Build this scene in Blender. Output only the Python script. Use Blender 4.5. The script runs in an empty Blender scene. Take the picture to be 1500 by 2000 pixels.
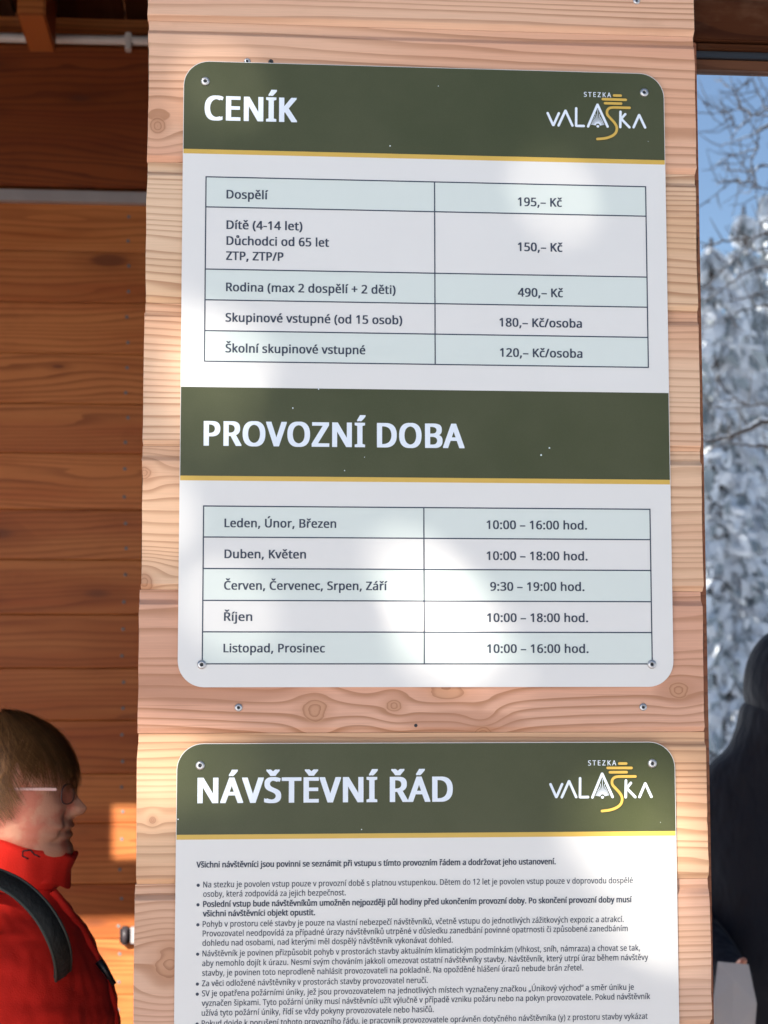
import bpy, bmesh, math, random, os
import numpy as np
from mathutils import Vector, Matrix
random.seed(7); rng = np.random.default_rng(7)
S = bpy.context.scene; COL = S.collection
R = math.radians

# ------------------------------------------------------------------ camera
EYE = 1.65; F = 3500.0
CAM = Vector((-0.2542, -2.3366, EYE)); YAW, PITCH, ROLL = R(4.81), R(5.51), R(-0.05)
fw = Vector((math.sin(YAW)*math.cos(PITCH), math.cos(YAW)*math.cos(PITCH), math.sin(PITCH)))
rt = Vector((math.cos(YAW), -math.sin(YAW), 0)); up = rt.cross(fw)
rt, up = rt*math.cos(ROLL)+up*math.sin(ROLL), -rt*math.sin(ROLL)+up*math.cos(ROLL)
cd = bpy.data.cameras.new('camera'); cam = bpy.data.objects.new('camera', cd); COL.objects.link(cam)
cam.matrix_world = Matrix(((rt.x, up.x, -fw.x, CAM.x), (rt.y, up.y, -fw.y, CAM.y), (rt.z, up.z, -fw.z, CAM.z), (0, 0, 0, 1)))
cd.sensor_fit = 'VERTICAL'; cd.sensor_height = 36; cd.lens = 36*F/2000
cd.clip_start = .05; cd.clip_end = 2000
cd.dof.use_dof = True; cd.dof.focus_distance = 2.34; cd.dof.aperture_fstop = 7.8
S.camera = cam

# ------------------------------------------------------------------ light
AZ, EL = R(28), R(27)
SUN = Vector((-math.sin(AZ)*math.cos(EL), -math.cos(AZ)*math.cos(EL), math.sin(EL)))     # towards the sun
w = bpy.data.worlds.new('World'); S.world = w; w.use_nodes = True
wn = w.node_tree; bg = wn.nodes['Background']; bg.inputs[1].default_value = .058
sk = wn.nodes.new('ShaderNodeTexSky'); sk.sky_type = 'NISHITA'; sk.sun_disc = False
sk.sun_elevation = EL; sk.sun_rotation = math.atan2(SUN.x, SUN.y); sk.altitude = 1000
sk.air_density = 1.0; sk.dust_density = .4; sk.ozone_density = 1.6
hs = wn.nodes.new('ShaderNodeHueSaturation'); hs.inputs['Saturation'].default_value = 1.0
wn.links.new(sk.outputs[0], hs.inputs['Color']); wn.links.new(hs.outputs[0], bg.inputs[0])
ld = bpy.data.lights.new('sun', 'SUN'); ld.energy = 5.0; ld.angle = R(.53); ld.color = (1, .93, .82)
lo = bpy.data.objects.new('sun', ld); COL.objects.link(lo); lo.rotation_euler = SUN.to_track_quat('Z', 'Y').to_euler()
S.view_settings.view_transform = 'Standard'; S.view_settings.look = 'None'
S.view_settings.gamma = 1; S.view_settings.use_curve_mapping = False
S.view_settings.exposure = 1.25
S.cycles.max_bounces = 10; S.cycles.diffuse_bounces = 5; S.cycles.transparent_max_bounces = 12

# ------------------------------------------------------------------ helpers
def at(px, py, Y=0.0):            # the point seen at a photograph pixel, on the vertical plane y = Y
    d = fw*F + rt*(px-750) + up*(1000-py); t = (Y-CAM.y)/d.y
    return CAM + d*t
GL = .062                          # plane of the window glass
def mirror(px, py, D):             # real place of what is seen in the window glass at virtual depth D
    p = at(px, py, D); return Vector((p.x, 2*GL-p.y, p.z))
def tag(o, label=None, cat=None, group=None, kind=None):
    if label: o['label'] = label
    if cat: o['category'] = cat
    if group: o['group'] = group
    if kind: o['kind'] = kind
    return o
def empty(name, loc, label, cat, group=None):
    o = bpy.data.objects.new(name, None); COL.objects.link(o); o.location = loc; o.empty_display_size = .1
    return tag(o, label, cat, group)
# every mesh is written in world coordinates; parents only carry a translation, undone by the inverse
def put(name, me, mat, parent=None, smooth=False):
    if isinstance(me, bmesh.types.BMesh):
        bm = me; me = bpy.data.meshes.new(name); bm.to_mesh(me); bm.free()
    if mat is not None and not me.materials:
        for m in (mat if isinstance(mat, (list, tuple)) else [mat]): me.materials.append(m)
    if smooth: me.shade_smooth()
    o = bpy.data.objects.new(name, me); COL.objects.link(o)
    if parent is not None:
        o.parent = parent
        root = parent
        while root.parent is not None: root = root.parent
        # parent chain: root has a location, mesh children sit at identity in world
        o.matrix_parent_inverse = Matrix.Translation(-root.location) if parent is root else Matrix.Identity(4)
    return o
def mesh(vs, fs, name='m'):
    me = bpy.data.meshes.new(name); me.from_pydata([tuple(v) for v in vs], [], fs); me.update(); return me
def box(bm, a, b, bev=0):
    a, b = [min(p, q) for p, q in zip(a, b)], [max(p, q) for p, q in zip(a, b)]
    vs = [bm.verts.new((x, y, z)) for x in (a[0], b[0]) for y in (a[1], b[1]) for z in (a[2], b[2])]
    fs = [bm.faces.new([vs[i] for i in f]) for f in ((0,1,3,2), (4,6,7,5), (0,4,5,1), (2,3,7,6), (0,2,6,4), (1,5,7,3))]
    if bev: bmesh.ops.bevel(bm, geom=list({e for f in fs for e in f.edges}), offset=bev, segments=2, affect='EDGES')
    return bm
def bx(a, b, bev=0): return box(bmesh.new(), a, b, bev)
def tube(bm, pts, rad, n=8, cap=True):
    pts = [Vector(p) for p in pts]; rings = []
    if not hasattr(rad, '__len__'): rad = [rad]*len(pts)
    prev = None
    for i, p in enumerate(pts):
        t = (pts[min(i+1, len(pts)-1)]-pts[max(i-1, 0)]).normalized()
        if prev is None: nrm = t.orthogonal().normalized()
        else:
            nrm = prev-t*prev.dot(t)
            nrm = nrm.normalized() if nrm.length > 1e-6 else t.orthogonal().normalized()
        prev = nrm; b = t.cross(nrm)
        rings.append([bm.verts.new(p+(nrm*math.cos(a)+b*math.sin(a))*rad[i]) for a in [2*math.pi*k/n for k in range(n)]])
    for r0, r1 in zip(rings, rings[1:]):
        for k in range(n): bm.faces.new((r0[k], r0[(k+1) % n], r1[(k+1) % n], r1[k]))
    if cap: bm.faces.new(rings[0][::-1]); bm.faces.new(rings[-1])
    return bm

# ------------------------------------------------------------------ materials
class G:
    def __init__(s, name):
        s.m = bpy.data.materials.new(name); s.m.use_nodes = True; s.t = s.m.node_tree
        s.b = s.t.nodes['Principled BSDF']; s.out = s.t.nodes['Material Output']
    def n(s, ty, **kw):
        x = s.t.nodes.new(ty)
        for k, v in kw.items(): setattr(x, k, v)
        return x
    def link(s, a, b): s.t.links.new(a, b)
    def setv(s, inp, v):
        if isinstance(v, bpy.types.NodeSocket): s.t.links.new(v, inp)
        else: inp.default_value = v
    def M(s, op, a, b=0.0, c=None):
        x = s.n('ShaderNodeMath', operation=op); s.setv(x.inputs[0], a); s.setv(x.inputs[1], b)
        if c is not None: s.setv(x.inputs[2], c)
        return x.outputs[0]
    def vec(s, x, y, z):
        c = s.n('ShaderNodeCombineXYZ')
        for i, v in enumerate((x, y, z)): s.setv(c.inputs[i], v)
        return c.outputs[0]
    def noise(s, v, scale, detail=3, rough=.5):
        x = s.n('ShaderNodeTexNoise'); s.link(v, x.inputs['Vector']); x.inputs['Scale'].default_value = scale
        x.inputs['Detail'].default_value = detail; x.inputs['Roughness'].default_value = rough; return x.outputs[0]
    def mix(s, f, a, b, mode='MIX'):
        x = s.n('ShaderNodeMix', data_type='RGBA', blend_type=mode)
        s.setv(x.inputs[0], f)
        for i, v in ((6, a), (7, b)):
            if isinstance(v, tuple) and len(v) == 3: v = v+(1,)
            s.setv(x.inputs[i], v)
        return x.outputs[2]
    def ss(s, v, lo, hi):
        x = s.n('ShaderNodeMapRange', interpolation_type='SMOOTHSTEP'); s.setv(x.inputs[0], v)
        x.inputs[1].default_value = lo; x.inputs[2].default_value = hi; return x.outputs[0]
    def bump(s, h, strength, dist):
        b = s.n('ShaderNodeBump'); b.inputs['Strength'].default_value = strength; b.inputs['Distance'].default_value = dist
        s.link(h, b.inputs['Height']); s.link(b.outputs[0], s.b.inputs['Normal'])
    def col(s, c):
        if isinstance(c, tuple) and len(c) == 3: c = c+(1,)
        s.setv(s.b.inputs['Base Color'], c)
    def rough(s, r): s.setv(s.b.inputs['Roughness'], r)

def plain(name, c, rough=.6, var=.12, scale=30, bump=0, metal=0, spec=.5, bscale=None):
    g = G(name); tc = g.n('ShaderNodeTexCoord').outputs['Object']
    nz = g.noise(tc, scale, 4)
    k = g.M('MULTIPLY_ADD', nz, 2*var, 1-var)
    g.col(g.mix(1.0, c, g.vec(k, k, k), 'MULTIPLY')); g.rough(rough); g.b.inputs['Metallic'].default_value = metal
    g.b.inputs['Specular IOR Level'].default_value = spec
    if bump: g.bump(g.noise(tc, bscale or scale*3, 5), 1, bump)
    return g.m

def wood(name, seed=0.0, K=75, knots=(), pale=(.71,.44,.29), tan=(.65,.35,.20), line=(.33,.145,.065), rnd_off=True,
         wav=2.2, lstr=.52, pinky=(.61,.325,.19), autoknots=False, rough=.55, spec=.3, pith=None, streaks=()):
    g = G(name); tc = g.n('ShaderNodeTexCoord').outputs['Object']
    sp = g.n('ShaderNodeSeparateXYZ'); g.link(tc, sp.inputs[0]); x, z = sp.outputs[0], sp.outputs[2]
    off = seed
    if rnd_off:
        oi = g.n('ShaderNodeObjectInfo'); off = g.M('MULTIPLY_ADD', oi.outputs['Random'], 61.0, seed)
    def nv(sx, sz, o): return g.vec(g.M('MULTIPLY', x, sx), g.M('ADD', off, o), g.M('MULTIPLY', z, sz))
    n1 = g.noise(nv(1.3, 5.0, 0.0), 1.0, 2, .4)
    n2 = g.noise(nv(.15, 11.0, 9.3), 1.0, 2, .5)
    n3 = g.noise(nv(9, 60, 3.3), 1.0, 2, .5)
    f = g.M('MULTIPLY', z, K)
    f = g.M('ADD', f, g.M('MULTIPLY', n1, K*.055*wav))
    f = g.M('ADD', f, g.M('MULTIPLY', n2, K*.10))
    f = g.M('ADD', f, g.M('MULTIPLY', n3, .35))
    ksum = None; ringm = None; ringf = None
    for (kx, kz, r, stretch, amp) in knots:
        dx = g.M('DIVIDE', g.M('SUBTRACT', x, kx), r*stretch*2.3); dz = g.M('DIVIDE', g.M('SUBTRACT', z, kz), r*2.3)
        gg = g.M('POWER', 2.71828, g.M('MULTIPLY', g.M('ADD', g.M('MULTIPLY', dx, dx), g.M('MULTIPLY', dz, dz)), -1.0))
        f = g.M('SUBTRACT', f, g.M('MULTIPLY', g.M('MULTIPLY', dz, gg), K*r*2.3*amp))
        ex = g.M('DIVIDE', g.M('SUBTRACT', x, kx), r*min(stretch, 1.25)); ez = g.M('DIVIDE', g.M('SUBTRACT', z, kz), r)
        d = g.M('SQRT', g.M('ADD', g.M('MULTIPLY', ex, ex), g.M('MULTIPLY', ez, ez)))
        d = g.M('ADD', d, g.M('MULTIPLY', g.M('SUBTRACT', n3, .5), 1.1))
        m = g.M('SUBTRACT', 1.0, g.ss(d, .75, 1.15))
        ringm = m if ringm is None else g.M('MAXIMUM', ringm, m)
        rf = g.M('MULTIPLY', d, 2.3); ringf = rf if ringf is None else g.M('MINIMUM', ringf, rf)
        halo = g.M('SUBTRACT', 1.0, g.ss(d, 1.0, 2.2)); ksum = halo if ksum is None else g.M('MAXIMUM', ksum, halo)
    fr = g.M('FRACT', f)
    ln = g.M('MULTIPLY', g.ss(fr, .35, .93), g.M('SUBTRACT', 1.0, g.ss(fr, .95, 1.0)))
    ln = g.M('POWER', ln, 1.6)
    ln = g.M('MULTIPLY', ln, g.M('MULTIPLY_ADD', g.noise(nv(.8, 14, 17.0), 1.0, 2), 1.3, lstr-.62))
    blot = g.noise(nv(1.1, 8, 23.0), 1.0, 3, .5)
    c = g.mix(g.ss(blot, .35, .68), pale, tan)
    blot2 = g.noise(nv(.7, 13, 41.0), 1.0, 2, .5)
    c = g.mix(g.M('MULTIPLY', g.ss(blot2, .45, .75), .7), c, pinky)
    if rnd_off:
        oi2 = g.M('MULTIPLY_ADD', g.M('FRACT', g.M('MULTIPLY', oi.outputs['Random'], 7.31)), .22, .86)
        c = g.mix(1.0, c, g.vec(oi2, oi2, oi2), 'MULTIPLY')
    fib = g.noise(nv(14, 700, 5.0), 1.0, 3, .6)
    fk = g.M('MULTIPLY_ADD', fib, .30, .85)
    c = g.mix(1.0, c, g.vec(fk, fk, fk), 'MULTIPLY')
    c = g.mix(ln, c, line)
    chk = g.noise(nv(2.6, 330, 31.0), 1.0, 2, .5); c = g.mix(g.M('MULTIPLY', g.ss(chk, .70, .76), .55), c, line)
    grime = g.noise(nv(4, 7, 53.0), 1.0, 5, .65); c = g.mix(g.M('MULTIPLY', g.ss(grime, .56, .78), .30), c, (.30,.17,.10) if not autoknots else line)
    for (sx0, sz0, lx, lz, am) in streaks:       # a darker heartwood streak with a shape of its own
        dx = g.M('DIVIDE', g.M('SUBTRACT', x, sx0), lx); dz = g.M('DIVIDE', g.M('SUBTRACT', z, sz0), lz)
        d = g.M('ADD', g.M('MULTIPLY', dx, dx), g.M('MULTIPLY', dz, dz))
        d = g.M('ADD', d, g.M('MULTIPLY', g.M('SUBTRACT', n1, .5), 1.2))
        m = g.M('MULTIPLY', g.M('SUBTRACT', 1.0, g.ss(d, .55, 1.1)), am)
        c = g.mix(m, c, (.42,.20,.12))
    if ksum is not None:
        c = g.mix(g.M('MULTIPLY', ksum, .28), c, (.42,.20,.11))
        rr = g.M('POWER', g.ss(g.M('FRACT', ringf), .3, 1.0), 1.5)
        kc = g.mix(rr, (.50,.26,.15), (.33,.15,.08))
        c = g.mix(g.M('MULTIPLY', ringm, .85), c, kc)
    if autoknots:
        vo = g.n('ShaderNodeTexVoronoi'); vo.inputs['Scale'].default_value = 1.0
        g.link(nv(3.6, 10.5, 2.0), vo.inputs['Vector']); d = vo.outputs['Distance']
        vo2 = g.n('ShaderNodeSeparateColor'); g.link(vo.outputs['Color'], vo2.inputs[0])
        th = g.M('MULTIPLY_ADD', vo2.outputs[0], .27, -.05)
        r_ = g.M('DIVIDE', d, g.M('MAXIMUM', th, .001))
        m = g.M('SUBTRACT', 1.0, g.ss(r_, .55, 1.1))
        c = g.mix(g.M('MULTIPLY', m, .8), c, (.13,.04,.018))
        h = g.M('MULTIPLY', g.M('SUBTRACT', 1.0, g.ss(r_, .9, 2.6)), .35)
        c = g.mix(h, c, line)
    g.col(c); g.rough(rough); g.b.inputs['Specular IOR Level'].default_value = spec
    g.bump(g.M('ADD', g.M('MULTIPLY', ln, -.6), g.M('MULTIPLY', fib, .5)), .35, .0003)
    return g.m

M = {}
M['white'] = plain('sign_white', (.715,.705,.685), .38, .03, 9, spec=.4)
M['tint'] = plain('sign_tint', (.645,.70,.665), .38, .03, 9, spec=.4)
def green_mat():
    g = G('sign_green'); tc = g.n('ShaderNodeTexCoord').outputs['Object']
    a = g.noise(tc, 6, 5, .6); b = g.noise(tc, 900, 2)
    c = g.mix(g.ss(a, .3, .7), (.050,.058,.021), (.064,.070,.030))
    c = g.mix(g.M('MULTIPLY', g.ss(b, .45, .8), .2), c, (.10,.11,.06))
    g.col(c); g.rough(g.M('MULTIPLY_ADD', a, .15, .30)); g.b.inputs['Specular IOR Level'].default_value = .38
    return g.m
M['green'] = green_mat()
M['yellow'] = plain('sign_yellow', (.62,.40,.075), .4, .04, 40)
M['ink'] = plain('sign_ink', (.030,.042,.072), .5, .05, 40)
M['letter'] = plain('letter_white', (.74,.80,.88), .42, .02, 40)
M['steel'] = plain('steel', (.52,.52,.53), .35, .15, 200, metal=.85)
M['nail'] = plain('nail_zinc', (.20,.19,.19), .6, .2, 200, metal=.3)
M['darksteel'] = plain('dark_steel', (.06,.06,.065), .5, .2, 200, metal=.5)
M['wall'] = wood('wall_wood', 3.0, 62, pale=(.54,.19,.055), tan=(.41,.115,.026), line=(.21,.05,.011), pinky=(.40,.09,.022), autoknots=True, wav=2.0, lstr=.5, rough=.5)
M['dark'] = wood('dark_wood', 8.0, 60, pale=(.055,.018,.007), tan=(.045,.013,.005), line=(.02,.006,.003), pinky=(.045,.013,.006), wav=2, rough=.7, spec=.05)  # stain darkened further: eave shade on the lintel is put into the colour
M['frame'] = wood('frame_wood', 5.0, 60, pale=(.30,.12,.055), tan=(.25,.09,.04), line=(.13,.045,.02), pinky=(.27,.09,.045), wav=1.5)
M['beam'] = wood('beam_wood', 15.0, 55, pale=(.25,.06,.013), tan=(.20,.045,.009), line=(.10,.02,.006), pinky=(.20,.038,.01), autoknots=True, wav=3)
M['beadwood'] = wood('bead_wood', 6.0, 60, pale=(.12,.05,.025), tan=(.10,.04,.02), line=(.05,.02,.01), pinky=(.1,.04,.02), spec=.1)
M['black'] = plain('black_rubber', (.012,.013,.016), .4, .2, 60)
M['grey'] = plain('grey_metal', (.36,.34,.35), .5, .2, 12)
M['pvc'] = plain('pale_conduit', (.62,.58,.56), .45, .06, 20)
M['snow'] = plain('snow', (.86,.88,.92), .6, .04, 3, bump=.03, bscale=9)
M['needle'] = plain('needles', (.045,.065,.035), .7, .5, 8)
M['frost'] = plain('frosted_needles', (.36,.40,.42), .8, .5, 5)
M['bark'] = plain('bark', (.075,.055,.045), .85, .5, 15, bump=.01)
M['inside'] = plain('dark_interior', (.022,.021,.022), .8, .3, 2)

# ------------------------------------------------------------------ ground and setting
def grid_mesh(x0, x1, y0, y1, nx, ny, hf):
    xs = np.linspace(x0, x1, nx); ys = np.linspace(y0, y1, ny); vs = [(x, y, hf(x, y)) for y in ys for x in xs]
    return mesh(vs, [(j*nx+i, j*nx+i+1, (j+1)*nx+i+1, (j+1)*nx+i) for j in range(ny-1) for i in range(nx-1)])
def hill(x, y):
    d = max(0, -y-9); h = .17*max(0, d-3)*(1/(1+math.exp(-(d-9)/4))); h = min(h, 14+.06*d)
    return h + .25*math.sin(x*.35+y*.2)*min(1, d/10) + .5*math.sin(x*.11+1)*min(1, d/25) - .06
tag(put('ground', grid_mesh(-500, 500, -420, 380, 120, 200, lambda x, y: hill(x, y) if y < -9 else -.06-.02*abs(math.sin(x*.7))), M['snow'], smooth=True), kind='structure')
M['deck'] = wood('deck_wood', 2.0, 50, pale=(.42,.25,.14), tan=(.36,.20,.11), line=(.2,.1,.05), pinky=(.38,.2,.12))
fl = tag(empty('deck', (0, 1.0, 0), None, None), kind='structure')
for i in range(27):
    put('plank', bx((-3.6, -1.1+i*.15, -.05), (2.2, -1.1+i*.15+.142, 0), .003), M['deck'], fl)

# ------------------------------------------------------------------ clad pillar
PIL = empty('clad_pillar', (0, .1, 0), 'broad pillar clad in pale larch boards that carries both notice boards', 'pillar')
JP = [(45,62), (320,333), (597,602), (876,876), (1155,1152), (1433,1430), (1728,1718)]
JZ = [(at(320, a).z+at(1340, b).z)/2 for a, b in JP]
LX = [(287,120), (289,200), (286,460), (281,740), (277,1000), (271,1300), (268,1570), (262,1860)]
RX = [(1355,30), (1358,200), (1361,460), (1366.5,740), (1371.5,1000), (1374.5,1300), (1381,1560), (1387.5,1860)]
PIT = .187
zs = [JZ[0]+PIT*k for k in (5, 4, 3, 2, 1)] + JZ
while zs[-1] > .2: zs.append(zs[-1]-PIT)
zs.append(.02)
def plank_mesh(x0, x1, zt, zb, rag=.00045):
    prof = [(.007, zt), (.007, zt-.012), (.0062, zt-.0135), (.0008, zt-.0185), (0, zt-.020)]
    n = 14; a, b = zt-.020, zb+.0078
    prof += [(0, a+(b-a)*k/n) for k in range(1, n)]
    prof += [(0, zb+.0078), (.0006, zb+.0068), (.0065, zb+.0008), (.0075, zb+.0003), (.026, zb+.0003), (.026, zt)]
    jl = [random.gauss(0, rag) for _ in prof]; jr = [random.gauss(0, rag) for _ in prof]
    nn = len(prof); xm = [x0+(x1-x0)*t for t in (.25, .5, .75)]
    vs = [(x0+j, y, z) for (y, z), j in zip(prof, jl)]
    for q in xm: vs += [(q, y, z) for y, z in prof]
    vs += [(x1+j, y, z) for (y, z), j in zip(prof, jr)]
    fs = [(c*nn+i, c*nn+(i+1) % nn, (c+1)*nn+(i+1) % nn, (c+1)*nn+i) for c in range(4) for i in range(nn)]
    fs += [tuple(range(nn))[::-1], tuple(range(4*nn, 5*nn))]
    return mesh(vs, fs)
def K(px, py, r, st=1.0, am=.9): p = at(px, py); return (p.x, p.z, r, st, am)
def SK(px, py, lx, lz, am): p = at(px, py); return (p.x, p.z, lx, lz, am)
pm = {   # seed, ring density, knots, colours
 0: dict(seed=11, K=70, pale=(0.703,0.452,0.308), tan=(0.677,0.400,0.267), pinky=(0.649,0.354,0.241), wav=1.01),
 1: dict(seed=12, K=62, knots=[K(308,246,.012,.9,.8)], pale=(0.723,0.443,0.299), tan=(0.657,0.352,0.220), pinky=(0.649,0.325,0.212), wav=1.30),
 2: dict(seed=13.6, K=95, pale=(0.723,0.501,0.337), tan=(0.637,0.400,0.237), pinky=(0.649,0.393,0.251), wav=1.58),
 3: dict(seed=14.2, K=100, pale=(0.713,0.472,0.318), tan=(0.657,0.362,0.220), pinky=(0.649,0.344,0.222), wav=1.08),
 4: dict(seed=15.1, K=95, knots=[K(281,925,.010,1,.9), K(282,1135,.012,1,1.0)], pale=(0.723,0.481,0.318), tan=(0.657,0.381,0.228), pinky=(0.630,0.354,0.222), wav=1.87),
 5: dict(seed=16.4, K=66, knots=[K(615,1390,.0155,1.0,.95), K(770,1378,.010,1.1,.9), K(872,1334,.021,1.6,.8), K(1325,1350,.011,1.3,.8), K(945,1436,.012,1.0,-1.7)],
         pale=(0.665,0.376,0.260), tan=(0.580,0.295,0.190), pinky=(0.573,0.285,0.193), wav=1.58, streaks=[SK(420,1345,.16,.024,.55), SK(900,1410,.10,.018,.5), SK(1340,1350,.05,.02,.4)]),
 6: dict(seed=17.0, K=88, knots=[K(298,1601,.0045,1,1.2)], pale=(0.723,0.462,0.289), tan=(0.657,0.372,0.209), pinky=(0.649,0.363,0.231), wav=1.30),
 7: dict(seed=18.3, K=80, knots=[K(332,1880,.022,1.0,1.0)], pale=(0.684,0.434,0.308), tan=(0.619,0.362,0.237), pinky=(0.612,0.344,0.241), wav=2.02)}
gen = wood('larch', 30, 80, wav=2.0)
for i, (zt, zb) in enumerate(zip(zs, zs[1:])):
    h = i-4                                   # h = 0 is the topmost board in the picture
    if 0 <= h < 8: xl = at(*LX[h]).x; xr = at(*RX[h]).x; m = wood('larch_board', rnd_off=False, **pm[h])
    else: e = 0 if h < 0 else 7; xl = at(*LX[e]).x+random.uniform(-.002, .002); xr = at(*RX[e]).x; m = gen
    put('plank', plank_mesh(xl, xr, zt, zb), m, PIL)
XL, XR = at(275, 1000).x, at(1372, 1000).x
put('core', bx((XL+.012, .027, .02), (XR-.012, .19, zs[0]-.002)), M['dark'], PIL)
def lathe(c, prof, n=16, ax=(0, -1, 0)):
    bm = bmesh.new(); q = Vector((0, 0, 1)).rotation_difference(Vector(ax)); rings = []
    for r, h in prof: rings.append([bm.verts.new(Vector(c)+q @ Vector((r*math.cos(2*math.pi*k/n), r*math.sin(2*math.pi*k/n), h))) for k in range(n)])
    for a, b in zip(rings, rings[1:]):
        for k in range(n): bm.faces.new((a[k], a[(k+1) % n], b[(k+1) % n], b[k]))
    bm.faces.new(rings[-1]); return bm
def screw(c, r, parent, rusty=False):
    s = put('screw', lathe(c, [(r, 0), (r, .15*r), (r*.93, .32*r), (r*.72, .46*r), (r*.46, .52*r), (r*.42, .50*r), (r*.40, .15*r), (.001, .12*r)], 18), M['darksteel'] if rusty else M['steel'], parent, True)
    put('socket', lathe(Vector(c)+Vector((0, -.16*r, 0)), [(r*.36, 0), (r*.30, .05*r)], 6), M['black'], s)
    return s
for px, py, r, ru in ((466,1382,.0052,0), (1256,1381,.0052,0), (1243,2,.005,0), (483,120,.0045,0), (529,121,.0035,1), (812,1417,.0022,1)):
    screw(at(px, py), r, PIL, ru)

# ------------------------------------------------------------------ lettering
FONT = None
try:
    fp = os.path.join(bpy.utils.system_resource('DATAFILES'), 'fonts', 'NotoSansHebrew-Regular.woff2')
    if not os.path.exists(fp):
        import glob; fp = (glob.glob(os.path.join(os.path.dirname(fp), 'NotoSansHebrew*')) or [None])[0]
    if fp: FONT = bpy.data.fonts.load(fp)
except Exception: FONT = None
def glyphs(s, res=4, space=1.0):
    c = bpy.data.curves.new('t', 'FONT'); c.body = s; c.size = 1; c.resolution_u = res; c.space_character = space
    if FONT: c.font = FONT
    o = bpy.data.objects.new('t', c); COL.objects.link(o); dg = bpy.context.evaluated_depsgraph_get()
    me = bpy.data.meshes.new_from_object(o.evaluated_get(dg)); bpy.data.objects.remove(o); bpy.data.curves.remove(c)
    a = np.empty(len(me.vertices)*3); me.vertices.foreach_get('co', a); return me, a.reshape(-1, 3)
def text(name, s, x0, x1, zb, h, y, mat, parent, bold=.02, res=4, ref=None, space=1.0):
    """h: cap height in metres; x0..x1 plane extents"""
    me, a = glyphs(s, res, space)
    cap = .5726 if FONT else .69
    a2 = np.empty_like(a); a2[:, 0] = x0+(a[:, 0]-a[:, 0].min())*(x1-x0)/(a[:, 0].max()-a[:, 0].min())
    a2[:, 2] = zb+a[:, 1]*h/cap; a2[:, 1] = y
    fs = [tuple(p.vertices) for p in me.polygons]; bpy.data.meshes.remove(me)
    # heavier weights: copies shifted by a fraction of the cap height, each a hair in front of the last
    d = bold*h; sh_ = [(0, 0)] if bold < .008 else [(-d, -d*.35), (d, -d*.35), (-d, d*.35), (d, d*.35)]
    if bold > .04: sh_ += [(0, 0)]
    n = len(a2); V_ = np.concatenate([a2+np.array([dx, -.00002*i, dz]) for i, (dx, dz) in enumerate(sh_)])
    F_ = [tuple(v+n*i for v in f) for i in range(len(sh_)) for f in fs]
    return put(name, mesh(V_.tolist(), F_), mat, parent)
def tpx(name, s, px0, px1, py, hpx, y, mat, parent, **kw):
    a = at(px0, py, y); b = at(px1, py, y); k = (a-at(px0, py-hpx, y)).length
    return text(name, s, a.x, b.x, a.z, k, y, mat, parent, **kw)

# ------------------------------------------------------------------ signs
W = .65; SF = -.0046                     # sign face plane
def rrect(x0, x1, z0, z1, r, tl=1, tr=1, bl=1, br=1, n=10):
    pts = []
    for cx, cz, a0, on in ((x1-r, z1-r, 0, tr), (x0+r, z1-r, 90, tl), (x0+r, z0+r, 180, bl), (x1-r, z0+r, 270, br)):
        if on: pts += [(cx+r*math.cos(R(a0+90*k/n)), cz+r*math.sin(R(a0+90*k/n))) for k in range(n+1)]
        else: pts.append((cx+r*(1 if a0 in (0, 270) else -1), cz+r*(1 if a0 in (0, 90) else -1)))
    return pts
def sheet(pts, y): return mesh([(x, y, z) for x, z in pts], [tuple(range(len(pts)))[::-1]])
def slab(pts, y0, y1, bev=.0006):
    bm = bmesh.new(); a = [bm.verts.new((x, y0, z)) for x, z in pts]; b = [bm.verts.new((x, y1, z)) for x, z in pts]; n = len(pts)
    f = bm.faces.new(a[::-1]); bm.faces.new(b)
    for i in range(n): bm.faces.new((a[i], a[(i+1) % n], b[(i+1) % n], b[i]))
    bmesh.ops.bevel(bm, geom=list(f.edges), offset=bev, segments=2, affect='EDGES'); return bm
def rect(x0, x1, z0, z1, y): return sheet([(x0, z0), (x1, z0), (x1, z1), (x0, z1)][::-1], y)
def stroke(bm, pts, wd, y, n=7):
    pts = [Vector((p[0], p[1])) for p in pts]; L, Rr = [], []
    r = wd/2
    for i, p in enumerate(pts):
        t = (pts[min(i+1, len(pts)-1)]-pts[max(i-1, 0)]).normalized(); nn = Vector((-t.y, t.x)); L.append(p+nn*r); Rr.append(p-nn*r)
    t0 = (pts[1]-pts[0]).normalized(); t1 = (pts[-1]-pts[-2]).normalized()
    def cap(c, d): a0 = math.atan2(d.y, d.x); return [c+Vector((math.cos(a0+math.pi/2-math.pi*k/n), math.sin(a0+math.pi/2-math.pi*k/n)))*r for k in range(1, n)]
    V3 = lambda p: bm.verts.new((p.x, y, p.y))
    lv = [V3(p) for p in L]; rv = [V3(p) for p in Rr]
    for i in range(len(pts)-1): bm.faces.new((lv[i], lv[i+1], rv[i+1], rv[i]))
    bm.faces.new([lv[-1]]+[V3(p) for p in cap(pts[-1], t1)]+[rv[-1]])
    bm.faces.new([rv[0]]+[V3(p) for p in cap(pts[0], -t0)]+[lv[0]])
def smooth_path(pts, sub=6):
    out = []; P = [Vector((p[0], p[1])) for p in pts]
    for i in range(len(P)-1):
        a, b, c, d = P[max(i-1, 0)], P[i], P[i+1], P[min(i+2, len(P)-1)]
        for k in range(sub):
            t = k/sub; out.append(.5*((2*b)+(c-a)*t+(2*a-5*b+4*c-d)*t*t+(3*b-a-3*c+d)*t**3))
    return out+[P[-1]]
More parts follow.
